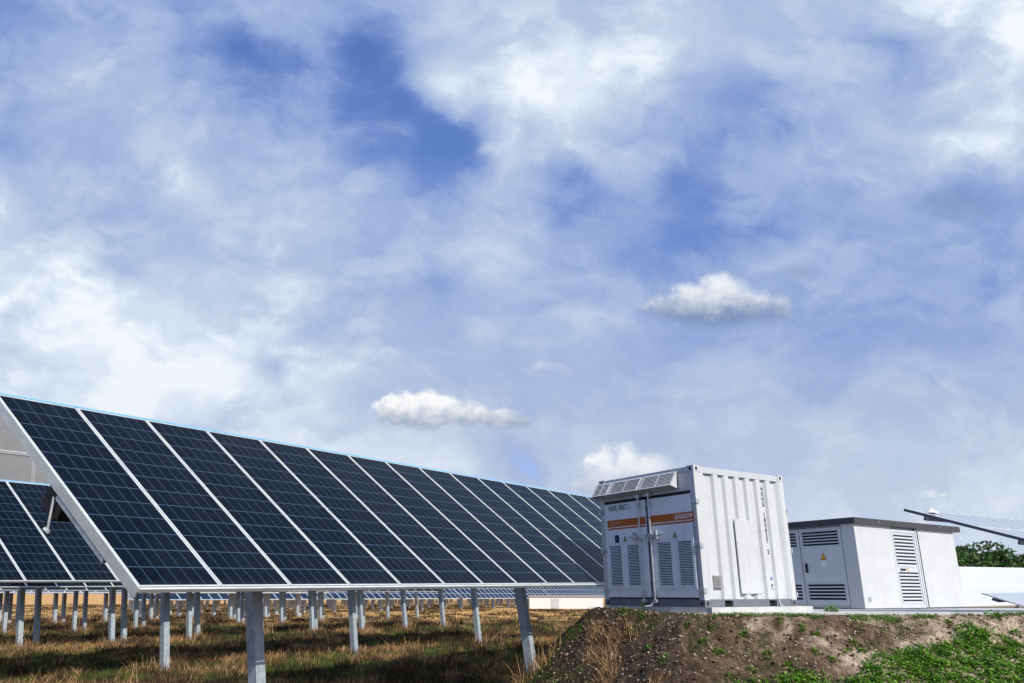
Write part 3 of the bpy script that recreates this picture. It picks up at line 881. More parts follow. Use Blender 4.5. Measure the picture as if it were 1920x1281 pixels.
# ------------------------------------------------------------------ container (local x along corrugated side, y along the doors)
CT = empty('shipping_container', tuple(C0), math.atan2(c1[1], c1[0]), label='white shipping container with orange stripe on its doors and corrugated side', cat='shipping container')
CT.scale = (CS, CS, CS)
W_, D_, H_ = 2.71, 2.62, 2.60
m = MB()
for x in (0, W_ - 0.15):
    for y in (0, D_ - 0.12):
        m = MB(); m.box((x, y, 0.11), (x + 0.15, y + 0.12, 2.49)); bevel(m.build('corner_post', M['paint'], CT), 0.008, 2)
m = MB()
m.box((0.16, 0.005, 2.47), (W_ - .16, 0.085, 2.59)); m.box((0.16, D_ - .085, 2.47), (W_ - .16, D_ - .005, 2.59))
m.box((0.005, 0.16, 2.51), (0.085, D_ - .16, 2.59)); m.box((W_ - .085, 0.16, 2.47), (W_ - .005, D_ - .16, 2.59))
bevel(m.build('top_rail', M['rail_paint'], CT), 0.006)
m = MB(); m.box((0.086, 0.086, 2.555), (W_ - .086, D_ - .086, 2.575)); m.build('roof', M['paint'], CT)
# bottom rails with pocket openings on the sunny side
m = MB()
xs_ = [0.16, 0.55, 0.78, 1.85, 2.08, W_ - .16]
for a, b in ((0, 1), (2, 3), (4, 5)): m.box((xs_[a], 0.006, 0.0), (xs_[b], 0.08, 0.135))
for a, b in ((1, 2), (3, 4)): m.box((xs_[a], 0.006, 0.112), (xs_[b], 0.08, 0.135))
m.box((0.006, 0.16, 0.0), (0.08, D_ - .16, 0.135)); m.box((W_ - .08, .16, 0), (W_ - .006, D_ - .16, .135)); m.box((.16, D_ - .08, 0), (W_ - .16, D_ - .006, .135))
bevel(m.build('bottom_rail', M['base_paint'], CT), 0.004)
for a, b in ((1, 2), (3, 4)):
    m = MB(); m.box((xs_[a], 0.075, 0.003), (xs_[b], 0.55, 0.111)); m.build('fork_pocket', M['dark'], CT)
# corner castings with an eye on each outer face
def casting(x, y, z, mt):
    m = MB(); s = 0.165 if z > 1 else 0.15
    x0, y0 = (x - .004, y - .004)
    m.m = 0; m.box((x0, y0, z), (x0 + s + .008, y0 + s + .008, z + .122))
    m.m = 1
    xc, yc, zc = x0 + s / 2, y0 + s / 2, z + .061
    ring = [(math.cos(t) * .028, math.sin(t) * .038) for t in np.linspace(0, 2 * math.pi, 15)[:-1]]
    yf = y0 - .002 if y < 1 else y0 + s + .010
    xf = x0 - .002 if x < 1 else x0 + s + .010
    m.prism([(xc + a, yf, zc + b) for a, b in ring], (0, 0.004 if y < 1 else -.004, 0))
    m.prism([(xf, yc + a, zc + b) for a, b in ring], (0.004 if x < 1 else -.004, 0, 0))
    bevel(m.build('corner_casting', [mt, M['dark']], CT), 0.003)
for z, mt in ((-.001, M['base_paint']), (2.485, M['rail_paint'])):
    for x in (0, W_ - .165):
        for y in (0, D_ - .165): casting(x, y, z, mt)
# corrugated sides
def corrug(yo, yi):
    pts = [(0.15, yo)]; x = 0.40
    c = 0.40
    prof = [(0.15, yo), (0.34, yo)]
    cx_ = 0.62
    while cx_ < 2.5:
        # inner flat before each crest
        prof += [(cx_ - 0.098, yi), (cx_ - 0.062, yo), (cx_ + 0.062, yo), (cx_ + 0.098, yi)] if True else []
        cx_ += 0.32
    prof = [(0.15, yo), (0.27, yo), (0.32, yi)] + [p for p in prof[2:] if 0.33 < p[0] < 2.47] + [(2.48, yi), (2.53, yo), (W_ - .15, yo)]
    m = MB()
    for a, b in zip(prof[:-1], prof[1:]):
        if b[0] <= a[0]: continue
        q = [(a[0], a[1], .135), (b[0], b[1], .135), (b[0], b[1], 2.47), (a[0], a[1], 2.47)]
        m.quad(q if yo < 1 else q[::-1])
    return m
corrug(0.008, 0.062).build('side_wall', M['paint'], CT)
corrug(D_ - .012, D_ - .048).build('side_wall', M['paint'], CT)
m = MB(); m.box((W_ - .05, .12, .13), (W_ - .03, D_ - .12, 2.5)); m.build('rear_wall', M['paint'], CT)
# head panel over the doors, gasket strips behind
m = MB(); m.box((0.02, .121, 2.14), (0.05, D_ - .121, 2.51)); m.build('header', M['paint'], CT)
m = MB(); m.box((0.030, .07, .12), (0.045, D_ - .07, 2.139)); m.build('door_gasket', M['gasket'], CT)
# doors
def louvre(y0, y1, z0, z1, n, parent, name='louvre', fm=M['door_paint'], x=0.0, ax='door', thick=.5):
    m = MB(); m.m = 1
    f = .018
    def bx(a0, a1, zz0, zz1, d0, d1):
        if ax == 'door': m.box((x - d1, a0, zz0), (x - d0, a1, zz1))
        else: m.box((a0, x - d1, zz0), (a1, x - d0, zz1))
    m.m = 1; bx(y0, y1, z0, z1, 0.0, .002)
    m.m = 0
    p = (z1 - z0) / n
    for k in range(n + 1):
        zc = z0 + k * p
        if k < n:
            h = p * thick
            # slanted blade
            if ax == 'door':
                m.prism([(x - .003, y0, zc + .0), (x - .003, y0, zc + h), (x - .011, y0, zc + h * .62), (x - .012, y0, zc)], (0, y1 - y0, 0))
            else:
                m.prism([(y0, x - .003, zc), (y0, x - .003, zc + h), (y0, x - .011, zc + h * .62), (y0, x - .012, zc)], (y1 - y0, 0, 0))
    bx(y0 - f, y0, z0 - f, z1 + f, 0, .012); bx(y1, y1 + f, z0 - f, z1 + f, 0, .012)
    bx(y0, y1, z1, z1 + f, 0, .012); bx(y0, y1, z0 - f, z0, 0, .012)
    return m.build(name, [fm, M['dark']], parent)

DX = 0.0  # door front plane
def door(y0, y1, lv, name='container_door'):
    m = MB(); m.box((DX, y0, .165), (.028, y1, 2.075))
    d = bevel(m.build(name, M['door_paint'], CT), 0.006, 2)
    for a, b in lv: louvre(a, b, .385, 1.195, 27, d, x=DX, thick=.45)
    m = MB(); lo = min(a for a, _ in lv) - .05; hi = max(b for _, b in lv) + .05
    for q in ((lo, lo + .008, .32, 1.25), (hi - .008, hi, .32, 1.25)): m.box((DX - .010, q[0], q[2]), (DX, q[1], q[3]))
    m.box((DX - .010, lo + .008, 1.242), (DX, hi - .008, 1.25)); m.box((DX - .010, lo + .008, .32), (DX, hi - .008, .328))
    m.build('vent_surround', M['door_paint'], d)
    return d
dR = door(0.075, 1.245, [(.19, .52), (.70, 1.03)])
dL = door(1.305, 2.50, [(1.55, 1.87), (2.05, 2.38)])
def stripe(d, y0, y1):
    m = MB(); m.box((DX - .0025, y0, 1.588), (DX, y1, 1.735)); m.box((DX - .0025, y0, 1.535), (DX, y1, 1.568)); m.build('orange_stripe', M['orange'], d)
stripe(dR, .085, 1.235); stripe(dL, 1.315, 2.43)
# hinges
for y, d in ((0.0, dR), (D_ - .03, dL)):
    for z in (.29, 1.10, 1.92):
        m = MB()
        if y < 1:
            m.box((DX - .012, -.02, z - .035), (DX - .001, .10, z + .035)); m.tube((DX - .014, -.02, z - .05), (DX - .014, -.02, z + .05), .013, 8)
            m.box((DX - .01, -.034, z - .04), (DX + .06, -.022, z + .04))
        else:
            m.box((DX - .016, D_ - .14, z - .035), (DX - .004, D_ + .01, z + .035)); m.tube((DX - .018, D_ + .012, z - .05), (DX - .018, D_ + .012, z + .05), .014, 8)
        bevel(m.build('hinge', M['zinc'], d), .003)
# locking bars with guides and handles
for y, d, sgn in ((1.16, dR, -1), (1.45, dL, 1)):
    m = MB(); m.tube((DX - .05, y, .06), (DX - .05, y, 2.20), .017, 10)
    bar = m.build('locking_bar', M['zinc'], d)
    for z, a, c, e in ((.24, .032, .045, .072), (1.33, .032, .045, .072), (1.98, .032, .045, .072), (.10, .045, .03, .075), (2.15, .045, .03, .075)):
        m = MB(); m.box((DX - e, y - a, z - c), (DX - .004, y + a, z + c)); bevel(m.build('bar_guide', M['zinc'], d), .005)
    m = MB()
    m.prism([(DX - .062, y, 1.365), (DX - .062, y + sgn * .20, 1.350), (DX - .062, y + sgn * .34, 1.362), (DX - .062, y + sgn * .36, 1.350), (DX - .062, y + sgn * .20, 1.315), (DX - .062, y, 1.320)], (-.014, 0, 0))
    m.box((DX - .085, y + sgn * .15 - .022, 1.27), (DX - .002, y + sgn * .15 + .022, 1.42))
    m.tube((DX - .09, y + sgn * .15, 1.42), (DX - .01, y + sgn * .15, 1.42), .024, 8)
    bevel(m.build('handle', M['zinc'], d), .004)
m = MB(); m.box((DX - .05, 1.235, 1.24), (DX - .006, 1.325, 1.38)); m.tube((DX - .055, 1.26, 1.22), (DX - .055, 1.26, 1.30), .022, 8); bevel(m.build('padlock', M['zinc'], CT), .006)
# lettering.  text frame on door: reads from large y to small y, seen from -x
def face_mtx(x, y, z): return Matrix(((0, 0, -1, x), (-1, 0, 0, y), (0, 1, 0, z), (0, 0, 0, 1)))
text_mesh('HXHG 180027 2', .165, M['ink'], 'lettering', dL, face_mtx(DX - .002, 2.36, 1.925), bold=.0, sx=.52, spacing=1.05)
text_mesh('SUNGROW', .125, M['white_ink'], 'lettering', dR, face_mtx(DX - .0045, .545, 1.617), bold=.0015, sx=.62, spacing=1.08)
text_mesh('Sun Access', .062, M['pale_ink'], 'lettering', dL, face_mtx(DX - .0045, 2.31, 1.665), bold=.001, sx=.95)
m = MB(); m.prism([(DX - .0025, 2.30, 1.615), (DX - .0025, 2.22, 1.632), (DX - .0025, 2.06, 1.642), (DX - .0025, 2.22, 1.641), (DX - .0025, 2.30, 1.630)], (-.002, 0, 0)); m.build('swoosh', M['pale_ink'], dL)
# control display and warning signs
m = MB(); m.box((DX - .014, 2.10, 1.265), (DX, 2.21, 1.415)); pnl = bevel(m.build('switch_panel', M['black'], dL), .004)
m = MB(); m.box((DX - .016, 2.135, 1.35), (DX - .014, 2.175, 1.385)); m.box((DX - .016, 2.135, 1.30), (DX - .014, 2.175, 1.335)); m.build('indicator', M['blue_sticker'], dL)
def warn_tri(x, yc, z0, wd, ht, parent, axis='door', mt=None, bolt=True):
    """yellow triangle with black border and a bolt mark"""
    mt = mt or M['yellow']
    def P(a, b, d): return (x - d, yc - a, z0 + b) if axis == 'door' else (yc + a, x - d, z0 + b)
    ext = (-.002, 0, 0) if axis == 'door' else (0, -.002, 0)
    m = MB(); m.m = 0; m.prism([P(-wd / 2, 0, .001), P(wd / 2, 0, .001), P(0, ht, .001)], ext)
    m.m = 1; k = .80; m.prism([P(-wd / 2 * k, ht * .08, .003), P(wd / 2 * k, ht * .08, .003), P(0, ht * (.08 + k * .98), .003)], ext)
    if bolt:
        m.m = 0
        m.prism([P(wd * q[0], ht * q[1], .005) for q in ((-.01, .14), (.07, .34), (.015, .34), (.05, .62), (-.06, .38), (-.005, .38))], ext)
    return m.build('warning_sign', [M['ink'], mt], parent)
warn_tri(DX, 1.93, 1.275, .115, .115, dL, mt=M['olive']); warn_tri(DX, .585, 1.275, .115, .115, dR, mt=M['olive'])
# rain hoods with grilles above the doors
def hood(y0, y1, nsl, parent=CT, name='vent_hood'):
    m = MB(); m.m = 0
    xt, zt, xb, zb = .004, 2.535, -.185, 2.25
    # cheeks, sloping back, underside
    for y in (y0, y1 - .006):
        m.prism([(xt, y, zt), (xt, y, 2.20), (xb + .02, y, zb - .005), (xb, y, zb)], (0, .006, 0))
    m.prism([(xt, y0 + .006, 2.20), (xb + .02, y0 + .006, zb - .005), (xb + .02, y0 + .006, zb + .004), (xt, y0 + .006, 2.209)], (0, y1 - y0 - .012, 0))
    h = m.build(name, M['paint'], parent)
    g = MB(); d = A3(xb - xt, 0, zb - zt); Ls = np.linalg.norm(d); d /= Ls; n = A3(-d[2], 0, d[0]); n = n if n[0] < 0 else -n
    O = A3(xt, 0, zt)
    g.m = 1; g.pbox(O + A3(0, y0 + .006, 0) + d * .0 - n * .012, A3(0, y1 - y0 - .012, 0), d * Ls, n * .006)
    g.m = 0
    # frame
    fr = .035
    g.pbox(O + A3(0, y0, 0) - n * .004, A3(0, fr, 0), d * Ls, n * .016); g.pbox(O + A3(0, y1 - fr, 0) - n * .004, A3(0, fr, 0), d * Ls, n * .016)
    ym = (y0 + y1) / 2
    g.pbox(O + A3(0, ym - .018, 0) - n * .004, A3(0, .036, 0), d * Ls, n * .014)
    g.pbox(O + A3(0, y0 + fr, 0) - n * .004, A3(0, y1 - y0 - 2 * fr, 0), d * .045, n * .015); g.pbox(O + A3(0, y0 + fr, 0) + d * (Ls - .03) - n * .004, A3(0, y1 - y0 - 2 * fr, 0), d * .03, n * .015)
    for k in range(nsl):
        t = .062 + (Ls - .10) * (k + .15) / nsl
        g.pbox(O + A3(0, y0 + fr, 0) + d * t + n * .002, A3(0, y1 - y0 - 2 * fr, 0), d * ((Ls - .10) / nsl * .60) + n * .008, n * .003)
    g.build('grille', [M['paint'], M['dark']], h)
hood(.42, 1.28, 7); hood(1.33, 2.17, 8); hood(2.22, D_ + .06, 7)
m = MB(); m.prism([(W_, .25, 2.50), (W_, .25, 2.12), (W_ + .19, .25, 2.14), (W_ + .19, .25, 2.16)], (0, .9, 0)); m.build('rear_hood', M['paint'], CT)
for z in (1.86, 1.08, .22):
    m = MB(); m.tube((W_ + .012, -.012, z - .05), (W_ + .012, -.012, z + .05), .016, 8); m.build('rear_hinge', M['zinc'], CT)
# side fittings
m = MB(); m.box((1.035, -.012, .235), (1.70, .011, 1.63)); ap = bevel(m.build('access_panel', M['paint'], CT), .003)
m = MB()
for z in (.26, .49, .72, .95, 1.18, 1.41, 1.605):
    for x in (1.06, 1.675): m.tube((x, -.020, z), (x, -.011, z), .010, 6)
for x in (1.26, 1.46):
    for z in (.26, 1.605): m.tube((x, -.020, z), (x, -.011, z), .010, 6)
m.build('bolt', M['zinc'], ap)
m = MB(); m.box((.29, -.004, .345), (.53, .061, .56)); pl = m.build('data_plate', M['plate'], CT)
m = MB()
for k in range(9): m.box((.31, -.0055, .37 + k * .02), (.31 + .18 - .03 * (k % 3), -.0045, .376 + k * .02))
m.build('plate_text', M['ink'], pl)
def side_mtx(x, y, z): return Matrix(((1, 0, 0, x), (0, 0, -1, y), (0, 1, 0, z), (0, 0, 0, 1)))
for k, ch in enumerate('HXHG 180027 2'):
    if ch != ' ': text_mesh(ch, .120, M['ink'], 'lettering', CT, side_mtx(2.062, .0595, 2.255 - k * .1045), bold=.004, sx=.90, align='CENTER')
m = MB(); m.prism([(2.062 + .03 * math.cos(t), .0605, .52 + .035 * math.sin(t)) for t in np.linspace(0, 2 * math.pi, 13)[:-1]], (0, -.002, 0)); m.build('blue_sticker', M['blue_sticker'], CT)
m = MB()
for q in ((2.04, .37, .035, .05), (2.085, .40, .03, .012), (2.08, .365, .02, .03), (2.045, .32, .022, .035), (2.075, .325, .02, .012), (2.10, .30, .025, .02)):
    m.box((q[0] - .018, .0585, q[1]), (q[0] + q[2] - .018, .0615, q[1] + q[3]))
m.build('handling_mark', M['ink'], CT)
m = MB(); pts = [(2.13, .0, .17), (2.14, -.012, .10), (2.15, -.02, .03), (2.17, -.06, .004)]
for a, b in zip(pts[:-1], pts[1:]): m.tube(a, b, .008, 6)
m.build('earth_wire', M['white_ink'], CT)
m = MB(); pts = [(-.03, 1.19, .16), (-.06, 1.20, .08), (-.09, 1.24, .01), (-.16, 1.33, .0)]
for a, b in zip(pts[:-1], pts[1:]): m.tube(a, b, .009, 6)
m.build('earth_wire', M['white_ink'], CT)

# ------------------------------------------------------------------ kiosk
KT = empty('transformer_kiosk', tuple(K0), math.atan2(k1[1], k1[0]), label='grey transformer kiosk with dark flat roof right of the container', cat='kiosk')
KW, KD, KH = 5.90, 3.1, 2.40
m = MB(); m.box((0, 0, 0.03), (1.98, .12, KH)); m.box((3.60, 0, .03), (KW, .12, KH)); m.box((KW - .12, .12, .03), (KW, KD, KH)); m.box((0, KD - .12, .03), (KW - .12, KD, KH)); m.box((0, .12, .03), (.12, .40, KH)); m.box((1.98, .06, .03), (3.60, .12, KH)); m.box((.06, .40, .03), (.12, KD - .12, KH))
bevel(m.build('wall', M['kiosk'], KT), .012, 2)
m = MB(); m.box((.02, .02, 0), (KW - .02, KD - .02, .029)); m.build('plinth', M['base_paint'], KT)
m = MB(); m.box((-.10, -.10, KH + .001), (KW + .33, KD + .10, KH + .175)); rf = bevel(m.build('roof', M['roof_dark'], KT), .01, 2)
m = MB()
for x in (1.2, 4.9): m.tube((x, -.112, KH + .09), (x, -.099, KH + .09), .022, 8)
m.build('roof_bolt', M['zinc'], rf)
# front doors (face x = 0)
def kdoor(y0, y1):
    m = MB(); m.box((.012, y0 + .006, .13), (.058, y1 - .006, 2.345)); d = bevel(m.build('kiosk_door', M['kiosk_door'], KT), .004)
    m = MB(); m.box((.0, y0 + .012, .136), (.012, y0 + .065, 2.34)); m.box((.0, y1 - .065, .136), (.012, y1 - .012, 2.34)); m.box((0, y0 + .066, 2.285), (.012, y1 - .066, 2.34)); m.box((0, y0 + .066, .136), (.012, y1 - .066, .19))
    m.build('door_frame', M['kiosk_door'], d)
    louvre(y0 + .10, y1 - .10, 1.80, 2.24, 5, d, x=.012, fm=M['kiosk_door'], thick=.38)
    louvre(y0 + .10, y1 - .10, .22, .70, 5, d, x=.012, fm=M['kiosk_door'], thick=.38)
    return d
kd = kdoor(.42, 1.76)
kd2 = kdoor(1.775, 3.0)
m = MB(); m.box((-.03, 1.60, 1.04), (.011, 1.655, 1.31)); m.box((-.045, 1.61, 1.18), (-.03, 1.645, 1.30)); bevel(m.build('handle', M['black'], kd), .006)
warn_tri(.012, 1.06, 1.405, .205, .215, kd)
m = MB(); m.box((.009, .985, 1.23), (.012, 1.14, 1.37)); lb = m.build('notice', M['white_ink'], kd)
m = MB(); m.box((.0075, 1.02, 1.325), (.0089, 1.10, 1.338)); m.box((.0075, 1.01, 1.285), (.0089, 1.11, 1.293)); m.build('notice_text', M['ink'], kd)
# tall louvred door on the long side (face y = 0)
m = MB(); m.box((1.99, .0, .02), (2.06, .058, 2.33)); m.box((3.33, .0, .02), (3.42, .058, 2.33)); m.box((2.061, 0, 2.25), (3.329, .058, 2.33)); m.box((2.061, 0, .02), (3.329, .058, .10))
bevel(m.build('door_frame', M['kiosk_door'], KT), .004)
m = MB(); m.box((2.062, .02, .101), (3.328, .058, 2.249)); sdoor = m.build('vent_door', M['kiosk_door'], KT)
louvre(2.13, 3.26, 1.24, 2.17, 9, sdoor, x=.02, fm=M['kiosk_door'], ax='side', thick=.50)
louvre(2.13, 3.26, .16, 1.06, 9, sdoor, x=.02, fm=M['kiosk_door'], ax='side', thick=.50)
m = MB(); m.box((2.25, -.012, 1.115), (2.55, .012, 1.165)); m.build('handle', M['black'], sdoor)
warn_tri(.02, 2.72, 1.09, .11, .12, sdoor, axis='side', bolt=False)
m = MB(); m.box((3.43, .02, .03), (3.595, .058, 2.38)); m.build('dark_joint', M['gasket'], KT)
m = MB(); m.box((3.44, -.003, .03), (3.53, .019, 2.38)); m.build('downpipe_strip', M['rail_paint'], KT)
m = MB(); m.m = 0; m.tube((.29, -.014, .28), (.29, .001, .28), .085, 20); m.m = 1; m.tube((.29, -.017, .28), (.29, -.013, .28), .060, 20); m.m = 0; m.tube((.29, -.022, .28), (.29, -.016, .28), .030, 12)
m.build('cable_cap', [M['rail_paint'], M['base_paint']], KT)

# ------------------------------------------------------------------ right-hand solar tables (seen along and from below)
def right_table(name, A, B, D, nrow, ncol, label, key, glassm, framem, cat='solar table', under=True, scale_leg=1.0, group=None):
    A, B, D = map(lambda q: np.array(q, float), (A, B, D))
    s = A - B; L = np.linalg.norm(s); s /= L
    r = D - A; Lr = np.linalg.norm(r); r /= Lr
    r = r - s * (r @ s); r /= np.linalg.norm(r)
    n = np.cross(r, s); n = n if n[2] > 0 else -n
    base = A * 0.5 + B * 0.5 + r * 0.8; base[2] = float(ground_z(base[0], base[1], False))
    root = empty(name, tuple(base), label=label, cat=cat, group=group)
    wdt = Lr / ncol; ml = L / nrow
    gme, fme = module_meshes(key, r, s, n, ml, wdt, glassm, framem, M['back_and_washed_face'])
    for j in range(nrow):
        for i in range(ncol):
            p = link('solar_module', gme, root, tuple(B - base + r * i * wdt + s * j * ml)); link('module_frame', fme, p)
    return root, base, r, s, n, L, Lr

A = A3(13.2, 22, 2.37) * .72; B = A3(15.07, 19, 1.10) * .72; D = A3(19.87, 26, 2.38) * .72
rt, base, r, s, n, L, Lr = right_table('overhead_solar_table', A, B, D, 2, 8, 'tilted solar table with dark edge reaching in from the right over the kiosk roof', 'ov', M['glass_glare_painted'], M['alu'])
b0 = B - base
for k, nm in ((.20, 'purlin'), (.82, 'purlin')):
    m = MB(); m.pbox(b0 + s * L * k - n * .12 - r * .10, r * (Lr), s * .05, n * .078); m.build(nm, M['alu_dark'], rt)
m = MB(); m.pbox(b0 - s * .02 - r * .012 - n * .05, r * .012, s * (L + .04), n * .057); m.pbox(b0 - s * .014 - n * .05, r * Lr, s * .012, n * .057)
m.build('edge_trim', M['alu_dark'], rt)
for q in (2.8, 5.0):
    m = MB(); m.pbox(b0 + r * q + s * .4 - n * .20, r * .06, s * (L - .8), n * .078); m.build('rafter', M['alu_dark'], rt)
for q in (2.8, 5.0):
    tp = b0 + r * q + s * L * .5 - n * .28
    ft = tp.copy(); ft[2] = -.2
    hpost(tp, ft, r, A3(-r[1], r[0], 0), .16).build('post', M['galv'], rt)
# white hooded sensor on its top edge
se = empty('light_sensor', tuple(A + r * .55 - s * .25 + n * .01), label='small white hooded sensor on the corner of the overhead solar table', cat='sensor')
m = MB(); m.tube((0, 0, 0), (0, 0, .03), .13, 14, .11); m.tube((0, 0, .03), (0, 0, .065), .10, 14, .05); m.build('hood', M['white_ink'], se)
m = MB(); m.tube((0, 0, .065), (0, 0, .10), .04, 12, .02); m.build('dome', M['white_ink'], se)

# steep pale row behind the kiosk
At = A3(17.2, 33.0, 1.18); Dt = At + A3(math.sin(1.05), math.cos(1.05), 0) * 20; Bt = At + A3(.95, -1.6, -1.75)
right_table('pale_solar_table', At, Bt, Dt, 2, 10, 'wide solar table with sky glare painted almost white behind the kiosk, below the trees', 'pale', M['glass_glare_painted'], M['white_ink'])
# small low table in front of it
A2 = A3(20.4, 30, 0.02); B2 = A2 + A3(1.0, -1.6, -.66); D2 = A2 + A3(6.67, 4, 0) * 1.3
rt2, base2, r, s, n, L, Lr = right_table('low_solar_table', A2, B2, D2, 1, 6, 'low pale solar table on a dark strut at the right end of the kiosk', 'low', M['glass_glare_painted'], M['alu'])
b0 = B2 - base2
m = MB(); m.pbox(b0 + s * L * .70 - n * .15, r * Lr * .9, s * .22, n * .09); m.build('purlin', M['alu_dark'], rt2)
for q in (.05, 3, 6):
    m = MB(); a = b0 + r * q + s * L * .38 - n * .06; e = b0 + r * (q) + s * L * .5; e = a + A3(-.35, .1, 0); e[2] = -.1
    m.tube(a, e, .03, 8); m.build('strut', M['alu_dark'], rt2)

# ------------------------------------------------------------------ trees beyond
def tree(loc, h, cr, label, m, n=9000, seed=1, leaf=.14):
    g = np.random.default_rng(seed)
    root = empty('tree', loc, label=label, cat='tree', group='trees beyond the pale solar table')
    t = MB(); t.tube((0, 0, 0), (0.05, 0, h * .35), .16, 10, .12)
    tips = []
    for k in range(9):
        a = g.uniform(0, 6.28); z0 = h * g.uniform(.22, .40); rr = cr * g.uniform(.4, .8)
        tip = (rr * math.cos(a), rr * math.sin(a) * .8, h * g.uniform(.55, .88)); t.tube((0.03, 0, z0), tip, .07, 6, .015); tips.append(tip)
    t.build('trunk', M['bark'], root)
    # lobes
    lobes = [(0, 0, h * .66, cr * .62, h * .26)]
    for k in range(16):
        a = g.uniform(0, 6.28); q = g.uniform(.3, .85); lobes.append((cr * q * math.cos(a), cr * q * math.sin(a), h * (.30 + .52 * g.random() * (1.1 - q * .5)), cr * g.uniform(.22, .42), h * g.uniform(.08, .17)))
    idx = g.integers(0, len(lobes), n); Lb = np.array(lobes)[idx]
    d = g.normal(size=(n, 3)); d /= np.linalg.norm(d, axis=1)[:, None]
    rad = g.uniform(.55, 1.06, n) ** .6
    c = np.stack([Lb[:, 0] + d[:, 0] * Lb[:, 3] * rad, Lb[:, 1] + d[:, 1] * Lb[:, 3] * rad, Lb[:, 2] + d[:, 2] * Lb[:, 4] * rad], -1)
    keep = fbm(c[:, 0] * 1.1 + 7, c[:, 2] * 1.1 + c[:, 1] * .7, 2, seed) > -.17
    c = c[keep]; n = len(c)
    a = g.normal(size=(n, 3)); a /= np.linalg.norm(a, axis=1)[:, None]; b = np.cross(a, g.normal(size=(n, 3))); b /= np.linalg.norm(b, axis=1)[:, None]
    sz = leaf * g.uniform(.6, 1.4, n)[:, None]
    vv = np.stack([c - a * sz, c + b * sz * .6, c + a * sz, c - b * sz * .6], 1)
    me = bpy.data.meshes.new('crown'); me.vertices.add(n * 4); me.vertices.foreach_set('co', vv.reshape(-1).astype(np.float32))
    me.loops.add(n * 4); me.loops.foreach_set('vertex_index', np.arange(n * 4, dtype=np.int32)); me.polygons.add(n); me.polygons.foreach_set('loop_start', np.arange(0, n * 4, 4, dtype=np.int32)); me.update(); me.materials.append(m)
    link('crown', me, root)

tree((42.5, 61, -.9), 5.35, 3.3, 'broad dark green tree right of the kiosk, tallest of the trees', M['leaf'], 15000, 4)
tree((39.0, 58, -.9), 4.4, 1.5, 'small olive green tree directly beside the kiosk end', M['leaf2'], 5200, 9, .12)
tree((47.5, 62, -.9), 4.7, 3.0, 'rounded green tree at the right picture edge', M['leaf'], 12000, 12)
tree((41.2, 66, -.9), 3.1, 2.3, 'lower dark tree showing between the small olive tree and the broad one', M['leaf'], 8000, 15)

# ------------------------------------------------------------------ bank: pebbles, clods, weeds, ground cover
def bank_pts(n, y0=9.6, y1=12.9, x0=1.6, x1=11.5):
    x = rng.uniform(x0, x1, n); y = rng.uniform(y0, y1 + 3.5, n)
    sdv = plateau_sd(x, y)
    k = (sdv > -0.06) & (bank_mask(x, y) > 0.5) & (y < 16)
    return x[k], y[k]

ICO = None
def rocks(x, y, s0, s1, name, m, label, cat, sink=.2, pw=2.2):
    t = (1 + 5 ** .5) / 2
    v = np.array([(-1, t, 0), (1, t, 0), (-1, -t, 0), (1, -t, 0), (0, -1, t), (0, 1, t), (0, -1, -t), (0, 1, -t), (t, 0, -1), (t, 0, 1), (-t, 0, -1), (-t, 0, 1)]) / 1.9
    f = np.array([(0, 11, 5), (0, 5, 1), (0, 1, 7), (0, 7, 10), (0, 10, 11), (1, 5, 9), (5, 11, 4), (11, 10, 2), (10, 7, 6), (7, 1, 8), (3, 9, 4), (3, 4, 2), (3, 2, 6), (3, 6, 8), (3, 8, 9), (4, 9, 5), (2, 4, 11), (6, 2, 10), (8, 6, 7), (9, 8, 1)])
    n = len(x); s = s0 + (s1 - s0) * rng.random(n) ** pw
    z = ground_z(x, y)
    sc = rng.uniform(.6, 1.3, (n, 1, 3)); a = rng.uniform(0, 6.28, n)
    P = v[None] * sc * (1 + rng.uniform(-.22, .22, (n, 12, 1))) * s[:, None, None]
    ca, sa = np.cos(a)[:, None], np.sin(a)[:, None]
    Px = P[..., 0] * ca - P[..., 1] * sa; Py = P[..., 0] * sa + P[..., 1] * ca
    Q = np.stack([Px + x[:, None], Py + y[:, None], P[..., 2] * .75 + (z + s * sink)[:, None]], -1).reshape(-1, 3)
    F = (f[None] + (np.arange(n) * 12)[:, None, None]).reshape(-1, 3)
    me = bpy.data.meshes.new(name); me.vertices.add(len(Q)); me.vertices.foreach_set('co', Q.ravel().astype(np.float32))
    me.loops.add(F.size); me.loops.foreach_set('vertex_index', F.ravel().astype(np.int32)); me.polygons.add(len(F)); me.polygons.foreach_set('loop_start', np.arange(0, F.size, 3, dtype=np.int32)); me.update(); me.materials.append(m)
    return tag(link(name, me), label, cat, kind='stuff')

x, y = bank_pts(26000)
kk = fbm(x * 1.2, y * 1.2, 3, 51) + .10 * (x - 5) > rng.uniform(-.45, .35, len(x)); x, y = x[kk], y[kk]
rocks(x, y, .003, .022, 'pebbles', M['stone'], 'pale pebbles strewn over the brown earth bank', 'pebbles', pw=3.2)
x, y = bank_pts(14000)
rocks(x, y, .006, .038, 'soil_clods', M['clod'], 'brown lumps of soil on the earth bank', 'soil', .1, pw=2.5)

